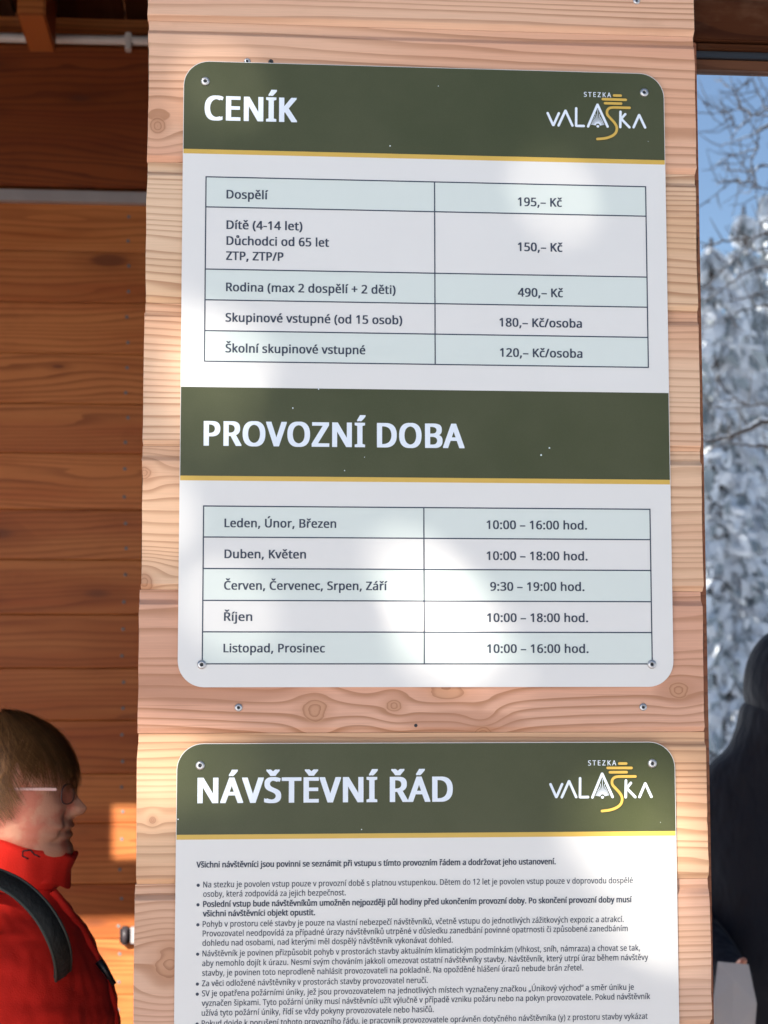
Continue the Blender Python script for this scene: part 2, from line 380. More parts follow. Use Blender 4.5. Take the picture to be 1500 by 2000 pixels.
def logo(parent, y, shift=None):
    def q(x, z):
        p = at(1030+x/5.172, 130+z/5.172, y); v = Vector((p.x, p.z))
        if shift: o0, o1, s = shift; v = o1+(v-o0)*s
        return v
    s = (shift[2] if shift else 1); U = s*.000672/5.172
    step = [0]
    def st(bm, pts, wd, smoothp=False):
        step[0] += 1; pp = [q(*p) for p in pts]
        stroke(bm, smooth_path(pp) if smoothp else pp, wd*U, y-.00005*step[0])
    bm = bmesh.new()
    for a in ([(205,470),(260,590)], [(318,472),(264,590)], [(315,595),(384,447)], [(455,597),(386,447)], [(493,422),(492,598)], [(496,600),(570,601)],
              [(613,605),(707,387)], [(810,607),(709,387)], [(940,458),(938,613)], [(988,482),(948,528)], [(948,530),(1030,615)],
              [(1072,615),(1127,492)], [(1188,617),(1129,492)]): st(bm, a, 26)
    for k in range(17):
        a = R(12+156*k/16); dx, dz = math.cos(a), -math.sin(a)
        # reach of the ray inside the triangle
        tmax = 175
        for t in range(20, 175):
            xx, zz = 710+dx*t, 600+dz*t
            if abs(xx-709) > (zz-432)*.435: tmax = t-2; break
        if tmax > 34: st(bm, [(710+dx*24, 600+dz*24), (710+dx*tmax, 600+dz*tmax)], 5.5)
    st(bm, [(708,607),(711,607)], 27)
    put('emblem_letters', bm, M['letter'], parent)
    bm = bmesh.new()
    for a in ([(874,295),(940,297)], [(760,333),(992,340)], [(782,374),(944,378)]): st(bm, a, 27)
    st(bm, [(1030,421),(950,419),(870,417),(828,424),(804,450),(806,490),(840,530),(880,575),(901,622),(890,672),(850,706),(785,728),(705,736)], 27, True)
    put('emblem_swirl', bm, M['yellow'], parent)
    a, b = q(572, 304), q(845, 309)
    text('emblem_word', 'STEZKA', a.x, b.x, a.y, 50*U, y-.0001, M['letter'], parent, bold=.018, space=1.35)

def flecks(parent, y, pts):
    for px, py, r in pts:
        p = at(px, py, y); n = 6
        put('paint_chip', mesh([(p.x+r*random.uniform(.6, 1.2)*math.cos(-2*math.pi*k/n), y, p.z+r*random.uniform(.6, 1.2)*math.sin(-2*math.pi*k/n)) for k in range(n)], [tuple(range(n))]), M['letter'], parent)

def zpx(l, r, y=SF, xs=(357, 1300)): return (at(xs[0], l, y).z+at(xs[1], r, y).z)/2
x0, x1 = -W/2, W/2
# price and opening-hours board
A = empty('price_board', (0, 0, zpx(1342, 1342)), 'tall upper notice board with price table and opening hours, two green header bands', 'sign')
zt, zb = zpx(118.5, 144, xs=(400, 1250)), zpx(1342, 1342)
put('board', slab(rrect(x0, x1, zb, zt, .034), SF, -.0012), M['white'], A)
e = .0007
def band(parent, l0, r0, l1, r1, top=False, name='header_band', mat='green', y=SF-.00012):
    za, zc = zpx(l0, r0), zpx(l1, r1)
    if top: put(name, sheet(rrect(x0+e, x1-e, zc, za-e, .0335, 1, 1, 0, 0), y), M[mat], parent)
    else: put(name, rect(x0+e, x1-e, zc, za, y), M[mat], parent)
band(A, 117.2, 145.3, 291.3, 312.3, True)
band(A, 291.3, 312.3, 300, 321, name='yellow_stripe', mat='yellow')
band(A, 755, 768, 928.5, 937.5)
band(A, 928.5, 937.5, 938, 946.3, name='yellow_stripe', mat='yellow')
yt = SF-.0004
def table(parent, xl, xm, xr, rows, rowsr, tint):
    """rows: pixel heights of the lines at the left edge, rowsr at the right edge"""
    X0, X1 = (at(xl[0], rows[0]).x+at(xl[1], rows[-1]).x)/2, (at(xr[0], rowsr[0]).x+at(xr[1], rowsr[-1]).x)/2
    Xm = at(xm, (rows[0]+rows[-1])/2).x
    Z = [(at(xl[0], a).z+at(xr[0], b).z)/2 for a, b in zip(rows, rowsr)]
    for i in tint: put('tinted_row', rect(X0, X1, Z[i+1], Z[i], SF-.00012), M['tint'], parent)
    t = .0008; bm = bmesh.new()
    for z in Z:
        bm.faces.new([bm.verts.new(v) for v in ((X0-t, SF-.0003, z-t), (X1+t, SF-.0003, z-t), (X1+t, SF-.0003, z+t), (X0-t, SF-.0003, z+t))])
    for x in (X0, Xm, X1):
        for a, b in zip(Z, Z[1:]):
            bm.faces.new([bm.verts.new(v) for v in ((x-t, SF-.0003, b+t), (x+t, SF-.0003, b+t), (x+t, SF-.0003, a-t), (x-t, SF-.0003, a-t))])
    put('table_grid', bm, M['ink'], parent)
table(A, (402, 400), 848.5, (1260, 1264), [347,406,527,587,647,707], [367,424,543,601.5,660.5,718.5], (0, 2, 4))
table(A, (397.5, 395.5), 827.5, (1268, 1272), [989,1049,1110,1172,1233,1296.5], [995.5,1055,1115.5,1176.5,1237,1297], (0, 2, 4))
B = .026
tpx('heading', 'CENÍK', 402, 578, 233.5, 46, yt, M['letter'], A, bold=.052, res=8, space=1.06)
tpx('heading', 'PROVOZNÍ DOBA', 400, 905, 869.5, 46.5, yt, M['letter'], A, bold=.052, res=8, space=1.06)
for s, a, b, y_ in (('Dospělí',443,523,387.5), ('Dítě (4-14 let)',443,590,447), ('Důchodci od 65 let',443,642,478), ('ZTP, ZTP/P',442,553,507.5),
                    ('Rodina (max 2 dospělí + 2 děti)',442,772,568.5), ('Skupinové vstupné (od 15 osob)',441,785,628), ('Školní skupinové vstupné',441,713,688),
                    ('195,– Kč',1012,1097,402), ('150,– Kč',1012,1098,490), ('490,– Kč',1012,1099,579), ('180,– Kč/osoba',976,1136,637.5), ('120,– Kč/osoba',977,1137,696.5),
                    ('Leden, Únor, Březen',439,656,1029.5), ('Duben, Květen',439,597,1090), ('Červen, Červenec, Srpen, Září',438,756,1151.5), ('Říjen',438,492,1212.5), ('Listopad, Prosinec',437,634,1274),
                    ('10:00 – 16:00 hod.',951,1146,1033), ('10:00 – 18:00 hod.',951,1147,1093.5), ('9:30 – 19:00 hod.',958,1141,1153.5), ('10:00 – 18:00 hod.',952,1148,1214.5), ('10:00 – 16:00 hod.',952,1149,1275)):
    tpx('text_line', s, a, b, y_, 16.4, yt, M['ink'], A, bold=.04, space=1.04)
logo(A, yt)
flecks(A, yt, [(762,285,.0011), (572,797,.0011), (673,919,.0009), (622,760,.0010), (1073,875,.0013), (1057,889,.0016), (530,757,.0006), (856,168,.0006), (1266,276,.0006), (712,893,.0006)])
for px, py in ((401,159), (1258,181), (394,1298), (1273,1297.5)): screw(at(px, py, SF), .0060, A)
# visiting-rules board
zt2 = zpx(1453, 1448, xs=(400, 1260)); zb2 = zt2-.80
Bd = empty('rules_board', (0, 0, zb2), 'lower notice board with one green header and small bulleted rules', 'sign')
put('board', slab(rrect(x0, x1, zb2, zt2, .034), SF, -.0012), M['white'], Bd)
def band2(l0, l1, **k): band(Bd, l0[0], l0[1], l1[0], l1[1], **k)
zc = zpx(1631, 1622.7); zd = zpx(1640.5, 1632)
put('header_band', sheet(rrect(x0+e, x1-e, zc, zt2-e, .0335, 1, 1, 0, 0), SF-.00012), M['green'], Bd)
put('yellow_stripe', rect(x0+e, x1-e, zd, zc, SF-.00012), M['yellow'], Bd)
tpx('heading', 'NÁVŠTĚVNÍ ŘÁD', 388, 882, 1568, 48, yt, M['letter'], Bd, bold=.052, res=8, space=1.06)
q0 = at(1069.6, 220.9, yt); q1 = at(1075.2, 1531.9, yt); r0_ = at(1259.7, 249.3, yt); r1_ = at(1272.1, 1558.9, yt)
logo(Bd, yt, (Vector((q0.x, q0.z)), Vector((q1.x, q1.z)), (r1_.x-q1.x)/(r0_.x-q0.x)))
T = [('b', 'Všichni návštěvníci jsou povinni se seznámit při vstupu s tímto provozním řádem a dodržovat jeho ustanovení.', 384, 1085, 1694.5, 0),
 ('r', 'Na stezku je povolen vstup pouze v provozní době s platnou vstupenkou. Dětem do 12 let je povolen vstup pouze v doprovodu dospělé', 397, 1236, 1733.3, 1),
 ('r', 'osoby, která zodpovídá za jejich bezpečnost.', 397, 675, 1751.7, 0),
 ('b', 'Poslední vstup bude návštěvníkům umožněn nejpozději půl hodiny před ukončením provozní doby. Po skončení provozní doby musí', 397, 1234, 1771.5, 1),
 ('b', 'všichni návštěvníci objekt opustit.', 396.5, 615, 1790, 0),
 ('r', 'Pohyb v prostoru celé stavby je pouze na vlastní nebezpečí návštěvníků, včetně vstupu do jednotlivých zážitkových expozic a atrakcí.', 396, 1218, 1810.5, 1),
 ('r', 'Provozovatel neodpovídá za případné úrazy návštěvníků utrpěné v důsledku zanedbání povinné opatrnosti či způsobené zanedbáním', 396, 1226, 1829, 0),
 ('r', 'dohledu nad osobami, nad kterými měl dospělý návštěvník vykonávat dohled.', 395.5, 884, 1847.5, 0),
 ('r', 'Návštěvník je povinen přizpůsobit pohyb v prostorách stavby aktuálním klimatickým podmínkám (vlhkost, sníh, námraza) a chovat se tak,', 395.5, 1250, 1868, 1),
 ('r', 'aby nemohlo dojít k úrazu. Nesmí svým chováním jakkoli omezovat ostatní návštěvníky stavby. Návštěvník, který utrpí úraz během návštěvy', 395, 1266, 1887, 0),
 ('r', 'stavby, je povinen toto neprodleně nahlásit provozovateli na pokladně. Na opožděné hlášení úrazů nebude brán zřetel.', 395, 1139, 1906, 0),
 ('r', 'Za věci odložené návštěvníky v prostorách stavby provozovatel neručí.', 394.5, 835, 1926.3, 1),
 ('r', 'SV je opatřena požárními úniky, jež jsou provozovatelem na jednotlivých místech vyznačeny značkou „Únikový východ“ a směr úniku je', 394.5, 1238, 1946, 1),
 ('r', 'vyznačen šipkami. Tyto požární úniky musí návštěvníci užít výlučně v případě vzniku požáru nebo na pokyn provozovatele. Pokud návštěvník', 394, 1270, 1965, 0),
 ('r', 'užívá tyto požární úniky, řídí se vždy pokyny provozovatele nebo hasičů.', 394, 847, 1984, 0),
 ('r', 'Pokud dojde k porušení tohoto provozního řádu, je pracovník provozovatele oprávněn dotyčného návštěvníka (y) z prostoru stavby vykázat', 394, 1265, 2004.5, 1)]
for k, s, a, b, y_, bu in T:
    tpx('text_line', s, a, b, y_, 11.4, yt, M['ink'], Bd, bold=.05 if k == 'b' else .018, res=2, space=1.02)
    if bu:
        p = at(387-(y_-1733)*.008, y_-4.2, yt); r = .0021
        put('bullet', mesh([(p.x+r*math.cos(-a_), yt, p.z+r*math.sin(-a_)) for a_ in [2*math.pi*k_/10 for k_ in range(10)]], [tuple(range(10))]), M['ink'], Bd)
for px, py in ((391,1495), (1274,1491)): screw(at(px, py, SF), .0060, Bd)
flecks(Bd, yt, [(706,1620,.0008), (348,1600,.0010), (1290,1606,.0006)])

# ------------------------------------------------------------------ window
WX = at(1383, 1338, .034).x
WIN = empty('window', (WX, GL, 0), 'large window pane beside the pillar mirroring sky, snowy trees and a bystander', 'window')
zl, zg, zk, zsp, zst = [at(1440, v, .05).z for v in (90, 103, 117, 137, 157)]
put('jamb', bx((XR-.03, .034, .05), (WX, .15, zl-.002), .0015), M['frame'], WIN)
put('head_rail', bx((WX+.001, .036, zg), (2.0, .15, zl-.002), .0015), M['dark'], WIN)
put('gasket', bx((WX+.001, .044, zk), (2.0, .10, zg-.0005), .001), M['black'], WIN)
put('glazing_bead', bx((WX+.001, .050, zsp), (2.0, .10, zk-.0005), .001), M['beadwood'], WIN)
put('sill', bx((WX+.001, .02, .30), (2.0, .16, .36), .003), M['frame'], WIN)
def glass_mat(name, fac, tr):
    g = G(name); g.t.nodes.remove(g.b)
    gl = g.n('ShaderNodeBsdfGlossy'); gl.inputs['Roughness'].default_value = 0.0; gl.inputs['Color'].default_value = (.93,.97,1,1)
    t = g.n('ShaderNodeBsdfTransparent'); t.inputs['Color'].default_value = (tr, tr, tr*1.02, 1)
    fr = g.n('ShaderNodeFresnel'); fr.inputs[0].default_value = 1.5
    f = g.M('MINIMUM', g.M('MULTIPLY_ADD', fr.outputs[0], .9, fac), 1.0)
    mx = g.n('ShaderNodeMixShader'); g.link(f, mx.inputs[0]); g.link(t.outputs[0], mx.inputs[1]); g.link(gl.outputs[0], mx.inputs[2])
    g.link(mx.outputs[0], g.out.inputs['Surface']); return g.m
M['glass'] = glass_mat('coated_glass', .80, .4)
def pane(y): return mesh([(WX+.001, y, .362), (1.99, y, .362), (1.99, y, zsp-.0005), (WX+.001, y, zsp-.0005)], [(0, 1, 2, 3)])
put('pane', pane(GL), M['glass'], WIN); put('pane', pane(GL+.018), M['glass'], WIN)
put('spacer', bx((WX+.002, GL+.002, zst), (1.98, GL+.016, zsp-.001)), M['grey'], WIN)
WW = empty('window_wall', (1.2, .1, 0), 'dark stained timber wall above and below the window, colour darkened further for eave shade', 'wall')
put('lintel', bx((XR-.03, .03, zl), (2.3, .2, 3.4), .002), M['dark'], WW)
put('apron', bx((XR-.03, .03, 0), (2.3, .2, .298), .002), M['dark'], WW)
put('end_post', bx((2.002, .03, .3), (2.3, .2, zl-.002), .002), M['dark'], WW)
RM = tag(put('room_shell', (lambda bm: (box(bm, (.30, .2, 0), (.34, 3.4, 3.4)), box(bm, (2.3, .2, 0), (2.34, 3.4, 3.4)), box(bm, (.34, 3.36, 0), (2.3, 3.4, 3.4)), box(bm, (.34, .201, .001), (2.3, 3.359, .02)), box(bm, (.34, .201, 3.3), (2.3, 3.359, 3.39)), bm)[-1])(bmesh.new()), M['inside']), 'dark unlit room behind the window glass', 'room')

# ------------------------------------------------------------------ porch behind the pillar
YW = 2.2
BW = empty('back_wall', (-1.3, YW, 0), 'rear porch wall of orange brown knotty boards with a column of nails', 'wall')
bj = [at(120, v, YW).z for v in (395,490,590,690,788,885,995,1093,1200,1305,1407,1512,1608,1727,1835,1945)]
while bj[-1] > .14: bj.append(bj[-1]-.134)
bj.append(.0)
bj = [bj[0]+.134*k for k in range(6, 0, -1)]+bj
def bplank(zt, zb):
    # tongue-and-groove board, thin V joints
    prof = [(.012, zt), (.0015, zt-.0006), (0, zt-.003), (0, zb+.003), (.0015, zb+.0006), (.012, zb), (.03, zb), (.03, zt)]
    return mesh([(x, YW+y, z) for x in (-3.6, .29) for y, z in prof], [(i, (i+1) % 8, 8+(i+1) % 8, 8+i) for i in range(8)]+[tuple(range(8))[::-1], tuple(range(8, 16))])
for i, (a, b) in enumerate(zip(bj, bj[1:])): put('plank', bplank(a, b), M['wall'], BW)
nx = [(250, 415), (251, 1600)]
nm = None
for i, (a, b) in enumerate(zip(bj, bj[1:])):
    for fz in (.27, .77):
        z = a+(b-a)*fz; 
        if z < .02 or z > at(120, 400, YW).z: continue
        t = (z-at(250, 400, YW).z); x = at(252, 450, YW).x+random.uniform(-.004, .004)
        c = Vector((x, YW, z))
        put('nail', lathe(c, [(.0046, 0), (.0046, .0008), (.003, .0014), (.001, .0006)], 10), M['nail'], BW)
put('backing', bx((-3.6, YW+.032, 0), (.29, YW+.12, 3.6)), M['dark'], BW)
# grey strip, beam, conduit, rafters
tag(put('steel_strip', bx((-3.6, YW-.03, at(120, 393, YW-.03).z), (.29, YW-.001, at(120, 371, YW-.03).z), .002), M['grey']), 'grey metal strip running just under the broad beam', 'strip')
tag(put('beam', bx((-3.6, YW-.036, at(120, 363, YW-.036).z), (.29, YW-.001, at(120, 88, YW-.036).z), .004), M['beam']), 'broad reddish brown beam along the top of the porch wall', 'beam')
YC = YW-.07
CO = empty('conduit', (-1.4, YC, at(120, 75, YC).z), 'thin pale conduit pipe running along above the broad beam', 'pipe')
pz = at(120, 78, YC).z
put('pipe', tube(bmesh.new(), [(-3.5, YC, pz+.03), (-2.4, YC, pz-.004), (-1.6, YC, pz), (-.8, YC, pz+.002), (-.4, YC, pz+.005), (.28, YC, pz+.01)], .0125, 12), M['pvc'], CO, True)
pc = at(251, 78, YC)
bm = bmesh.new(); box(bm, (pc.x-.008, YC-.015, pc.z-.028), (pc.x+.008, YC+.015, pc.z+.016), .002); put('clip', bm, M['pvc'], CO)
zr = at(120, 62, 1.7).z
RF = empty('porch_roof', (-1.6, 1.1, zr), 'dark porch ceiling with heavy rafters above the rear wall', 'roof')
for k, x in enumerate((-3.3, -2.6, -1.9, -1.22)):
    put('rafter', bx((x, .2, zr+.05), (x+.11, YW-.15, zr+.22), .004), M['beam'], RF)
r0 = at(22, 30, 1.7).x; r1 = at(122, 30, 1.7).x
put('rafter', bx((r0, 1.8, zr+.075), (r1-.05, YW-.15, zr+.22), .004), M['wall'], RF)
put('rafter', bx((at(300, 30, 1.7).x, .2, zr+.02), (at(400, 30, 1.7).x, YW-.15, zr+.2), .004), M['beam'], RF)
for k in range(14):
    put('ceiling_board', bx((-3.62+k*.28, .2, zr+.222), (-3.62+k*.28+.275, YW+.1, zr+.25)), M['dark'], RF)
tag(put('fascia_beam', bx((-3.6, .03, 2.66), (XL-.005, .19, 3.52), .004), M['beam']), 'unseen front beam of the porch roof, set low to shade the rear wall', 'beam')  # out of view; underside lowered to darken the top of the rear wall
tag(put('porch_side_wall', bx((-3.72, .03, 0), (-3.602, YW+.1, 3.6), .004), M['wall']), 'far left end wall of the porch', 'wall')
# junction box low on the wall
jb0, jb1 = at(234, 1811, YW-.03), at(262, 1846, YW-.03)
JB = empty('junction_box', (jb0.x, YW-.04, jb1.z), 'small dark grey box fixed low on the sunlit rear wall', 'box')
put('housing', bx((jb0.x, YW-.03, jb1.z), (jb0.x+.024, YW-.001, jb0.z), .005), plain('dark_plastic', (.05,.042,.05), .45, .1), JB, True)
put('clamp', bx((jb0.x+.0245, YW-.022, jb1.z+.002), (jb0.x+.045, YW-.001, jb0.z-.002), .002), M['grey'], JB)

# ------------------------------------------------------------------ unseen timber screen, added to shape the sun patches
TX = math.tan(AZ); TZ = math.tan(EL)/math.cos(AZ)
def sunback(p, Y): d = p.y-Y; return Vector((p.x-d*TX, Y, p.z+d*TZ))
YS = .10
SC = empty('added_sun_screen', (-2.2, YS, 0), 'unseen timber screen added at the left of the porch front to shape the sun patches', 'screen')
a0, a1 = sunback(at(213, 1566, YW), YS), sunback(at(213, 1688, YW), YS); b0 = sunback(at(135, 1783, YW), YS)
xr_ = a0.x+.20
put('board', bx((-3.5, YS-.02, a0.z), (xr_, YS+.02, 2.615)), M['wall'], SC)
put('board', bx((-3.5, YS-.02, a1.z+.0), (a0.x, YS+.02, a0.z-.002)), M['wall'], SC)
put('rail', bx((-3.5, YS-.025, b0.z), (xr_, YS+.025, a1.z)), M['wall'], SC)
put('post', bx((xr_+.001, YS-.05, 0), (xr_+.10, YS+.05, 2.615), .004), M['wall'], SC)
put('post', bx((-3.6, YS-.05, 0), (-3.501, YS+.05, 2.615), .004), M['wall'], SC)

# ------------------------------------------------------------------ people
def head_mesh(C, yaw=0.0, tilt=0.0, sc=1.0):
    """face looks along +x before yaw; C is the ear point"""
    prof = [  # z, front x, back x, half width   (metres, ear canal = 0)
     (-.185, .045, -.070, .055), (-.150, .050, -.072, .056), (-.122, .070, -.075, .056), (-.112, .104, -.076, .058), (-.104, .122, -.077, .061), (-.092, .132, -.079, .064),
     (-.080, .129, -.083, .067), (-.071, .121, -.087, .069), (-.062, .131, -.09, .070), (-.0545, .122, -.094, .071), (-.047, .133, -.097, .072), (-.035, .124, -.1, .073), (-.02, .121, -.103, .075),
     (0, .120, -.106, .0765), (.015, .121, -.108, .077), (.03, .126, -.109, .0775), (.045, .127, -.109, .0775), (.065, .122, -.107, .077), (.085, .110, -.101, .074), (.105, .088, -.088, .066),
     (.120, .060, -.067, .052), (.129, .030, -.038, .032), (.132, .008, -.012, .010)]
    P = np.array(prof); zs_ = np.concatenate([np.linspace(-.185, .10, 96), np.linspace(.103, .132, 18)])
    xf = np.interp(zs_, P[:, 0], P[:, 1]); xb = np.interp(zs_, P[:, 0], P[:, 2]); hw = np.interp(zs_, P[:, 0], P[:, 3])
    k = np.ones(3)/3
    for _ in range(1):
        xf[1:-1] = np.convolve(xf, k, 'valid'); xb[1:-1] = np.convolve(xb, k, 'valid'); hw[1:-1] = np.convolve(hw, k, 'valid')
    NZ = np.array([(-.038, 0), (-.031, .011), (-.026, .026), (-.016, .034), (-.005, .026), (.008, .015), (.02, .006), (.032, .002), (.04, 0)])
    ns = np.interp(zs_, NZ[:, 0], NZ[:, 1])
    nt = 72; vs = []; fs = []
    for i, z in enumerate(zs_):
        xc = (xf[i]+xb[i])*.5-.01
        for j in range(nt):
            th = 2*math.pi*j/nt; c, s = math.cos(th), math.sin(th)
            pw = .86; cx = abs(c)**pw*(1 if c >= 0 else -1); sy = abs(s)**pw*(1 if s >= 0 else -1)
            a = (xf[i]-xc) if c > 0 else (xc-xb[i])
            x = xc+a*cx; y = hw[i]*sy
            if c > 0:
                nw = .009+.007*math.exp(-((z+.018)/.012)**2); x += ns[i]*math.exp(-(y/nw)**2)
                x -= .011*math.exp(-((abs(y)-.030)/.014)**2-((z-.016)/.011)**2)         # eye socket
                x += .005*math.exp(-((abs(y)-.030)/.010)**2-((z-.014)/.006)**2)         # eye and lid
                x += .005*math.exp(-((abs(y)-.040)/.018)**2-((z+.015)/.018)**2)         # cheek
                x -= .004*math.exp(-((z+.0535)/.0025)**2)*math.exp(-(y/.022)**2)        # mouth line
                fold = abs(y)-(.020+(-.020-z)*.42)                                       # crease from nose to mouth corner
                if -.075 < z < -.015: x -= .0045*math.exp(-(fold/.0042)**2)
                x += .005*math.exp(-((abs(y)-.045)/.013)**2-((z+.050)/.020)**2)         # heavy cheek
                x -= .0022*math.exp(-((abs(y)-.032)/.016)**2-((z+.003-abs(abs(y)-.032)*.2)/.0025)**2)   # bag under the eye
                x += .004*math.exp(-((abs(y)-.028)/.018)**2-((z-.036)/.006)**2)         # brow ridge
            vs.append(Vector((x, y, z)))
    for i in range(len(zs_)-1):
        for j in range(nt): fs.append((i*nt+j, i*nt+(j+1) % nt, (i+1)*nt+(j+1) % nt, (i+1)*nt+j))
    fs.append(tuple(range(nt))[::-1]); fs.append(tuple((len(zs_)-1)*nt+j for j in range(nt)))
    # ears
    for sgn in (-1, 1):
        b0 = len(vs); n1, n2 = 14, 8
        for i in range(n2):
            ph = math.pi*(i+.5)/n2-math.pi/2
            for j in range(n1):
                th = 2*math.pi*j/n1
                x = math.cos(ph)*math.cos(th)*.017; z = math.cos(ph)*math.sin(th)*.031; y = math.sin(ph)*.008
                y += .006*math.exp(-((math.hypot(x/.017, z/.031)-.8)/.2)**2)
                vs.append(Vector((x-.006-.12*z, sgn*(.079+y-x*.35), z+.004)))
        for i in range(n2-1):
            for j in range(n1): fs.append((b0+i*n1+j, b0+i*n1+(j+1) % n1, b0+(i+1)*n1+(j+1) % n1, b0+(i+1)*n1+j))
        fs.append(tuple(b0+j for j in range(n1))[::-1]); fs.append(tuple(b0+(n2-1)*n1+j for j in range(n1)))
    T_ = Matrix.Translation(C) @ Matrix.Rotation(yaw, 4, 'Z') @ Matrix.Rotation(tilt, 4, 'Y') @ Matrix.Scale(sc, 4)
    return [T_ @ v for v in vs], fs, T_
def skin(verts, edges, radii, root=0, sub=2):
    me = bpy.data.meshes.new('s'); me.from_pydata([tuple(v) for v in verts], edges, []); me.update()
    o = bpy.data.objects.new('s', me); COL.objects.link(o); m = o.modifiers.new('s', 'SKIN'); m.use_smooth_shade = True
    for i, sv in enumerate(me.skin_vertices[0].data):
        r = radii[i]; sv.radius = r if isinstance(r, tuple) else (r, r); sv.use_root = (i == root)
    o.modifiers.new('u', 'SUBSURF').levels = sub
    dg = bpy.context.evaluated_depsgraph_get(); r = bpy.data.meshes.new_from_object(o.evaluated_get(dg)); bpy.data.objects.remove(o); return r
def hand_chains(wr, d, side, curl):
    """wrist point, direction of the hand, sideways direction (to the thumb), curl direction -> list of chains"""
    d = d.normalized(); side = (side-d*side.dot(d)).normalized(); curl = (curl-d*curl.dot(d)).normalized(); out = []
    out.append(([wr, wr+d*.045, wr+d*.085], [.024, .031, .029]))
    for k, ln in enumerate((.072, .080, .074, .058)):
        b = wr+d*.082+side*(.030-.020*k); p = [wr+d*.05+side*(.018-.012*k), b]
        dd = d.copy()
        for s_ in (.45, .30, .25):
            dd = (dd+curl*.38).normalized(); p.append(p[-1]+dd*ln*s_)
        out.append((p, [.011, .0098, .0092, .0086, .0078]))
    p = [wr+d*.02+side*.014, wr+d*.045+side*.038+curl*.012]; p += [p[-1]+(d*.7+side*.45+curl*.5).normalized()*.034]; p += [p[-1]+(d*.95+side*.1+curl*.4).normalized()*.028]
    out.append((p, [.014, .012, .0105, .009])); return out
def body(parent, base, heading, head, joints, edges, radii, hands, mat, name='body', vox=.0028):
    bm = bmesh.new()
    hv, hf, T_ = head; vv = [bm.verts.new(v) for v in hv]
    for f in hf: bm.faces.new([vv[i] for i in f])
    me = skin(joints, edges, radii); bm.from_mesh(me)
    for ch in hands:
        for p, r in ch: me = skin(p, [(i, i+1) for i in range(len(p)-1)], r, 0, 2); bm.from_mesh(me)
    me = bpy.data.meshes.new(name); bm.to_mesh(me); bm.free()
    o = bpy.data.objects.new(name, me); COL.objects.link(o)
    m = o.modifiers.new('r', 'REMESH'); m.mode = 'VOXEL'; m.voxel_size = vox; m.use_smooth_shade = True
    dg = bpy.context.evaluated_depsgraph_get(); r = bpy.data.meshes.new_from_object(o.evaluated_get(dg)); bpy.data.objects.remove(o)
    return put(name, r, mat, parent, True)
def loft(secs, n=40, closed_top=True, closed_bot=True, wob=0, seed=0):
    """secs: (centre, half x, half y, axis yaw) rings"""
    rr = np.random.default_rng(seed); bm = bmesh.new(); rings = []
    ph = rr.uniform(0, 6.28, 6)
    for i, (c, a, b, yw) in enumerate(secs):
        q = Matrix.Rotation(yw, 3, 'Z'); ring = []
        for k in range(n):
            t = 2*math.pi*k/n; w_ = 1+wob*(math.sin(3*t+ph[0]+i*.5)+.7*math.sin(5*t+ph[1]-i*.9)+.5*math.sin(9*t+ph[2]+i*1.3))
            ring.append(bm.verts.new(Vector(c)+q @ Vector((a*math.cos(t)*w_, b*math.sin(t)*w_, 0))))
        rings.append(ring)
    for r0, r1 in zip(rings, rings[1:]):
        for k in range(n): bm.faces.new((r0[k], r0[(k+1) % n], r1[(k+1) % n], r1[k]))
    if closed_bot: bm.faces.new(rings[0][::-1])
    if closed_top: bm.faces.new(rings[-1])
    return bm
def interp(keys, n):
    keys = [np.array(k, float) for k in keys]; out = []
    T_ = np.linspace(0, len(keys)-1, n)
    for t in T_:
        i = min(int(t), len(keys)-2); u = t-i
        a, b, c, d = keys[max(i-1, 0)], keys[i], keys[i+1], keys[min(i+2, len(keys)-1)]
        out.append(.5*((2*b)+(c-a)*u+(2*a-5*b+4*c-d)*u*u+(3*b-a-3*c+d)*u**3))
    return out
def skinmat(name, c, red):
    g = G(name); tc = g.n('ShaderNodeTexCoord').outputs['Object']; a = g.noise(tc, 28, 4); b = g.noise(tc, 300, 2)
    g.col(g.mix(g.M('MULTIPLY_ADD', b, .25, g.ss(a, .42, .62)), c, red)); g.rough(.5)
    g.b.inputs['Subsurface Weight'].default_value = .15; g.b.inputs['Subsurface Radius'].default_value = (.01, .004, .002)
    g.bump(g.M('ADD', a, b), .4, .001); return g.m
M['skin'] = skinmat('skin', (.64,.31,.20), (.60,.19,.12))
def cloth(name, c, bs=.012, bsc=9, rough=.75):
    g = G(name); tc = g.n('ShaderNodeTexCoord').outputs['Object']
    mp = g.n('ShaderNodeMapping'); g.link(tc, mp.inputs[0]); mp.inputs['Scale'].default_value = (1, 1, .5); mp.inputs['Rotation'].default_value = (.3, .5, 0)
    a = g.noise(mp.outputs[0], bsc, 3, .55); b = g.noise(tc, 500, 2)
    k = g.M('MULTIPLY_ADD', b, .2, .9); g.col(g.mix(1.0, c, g.vec(k, k, k), 'MULTIPLY')); g.rough(rough)
    g.b.inputs['Sheen Weight'].default_value = .04; g.b.inputs['Specular IOR Level'].default_value = .25
    g.bump(g.M('ADD', a, g.M('MULTIPLY', b, .02)), .8, bs*4); return g.m
M['red'] = cloth('red_fabric', (.80,.022,.012), .011, 6); M['navy'] = cloth('dark_fabric', (.012,.014,.022)); M['trouser'] = cloth('trouser_fabric', (.03,.03,.035))
M['strap'] = cloth('strap_webbing', (.012,.013,.013), .0015, 60); M['strapedge'] = plain('strap_edging', (.06,.065,.06), .8, spec=.2)
M['boot'] = plain('boot_leather', (.03,.025,.02), .6, .3, 40)

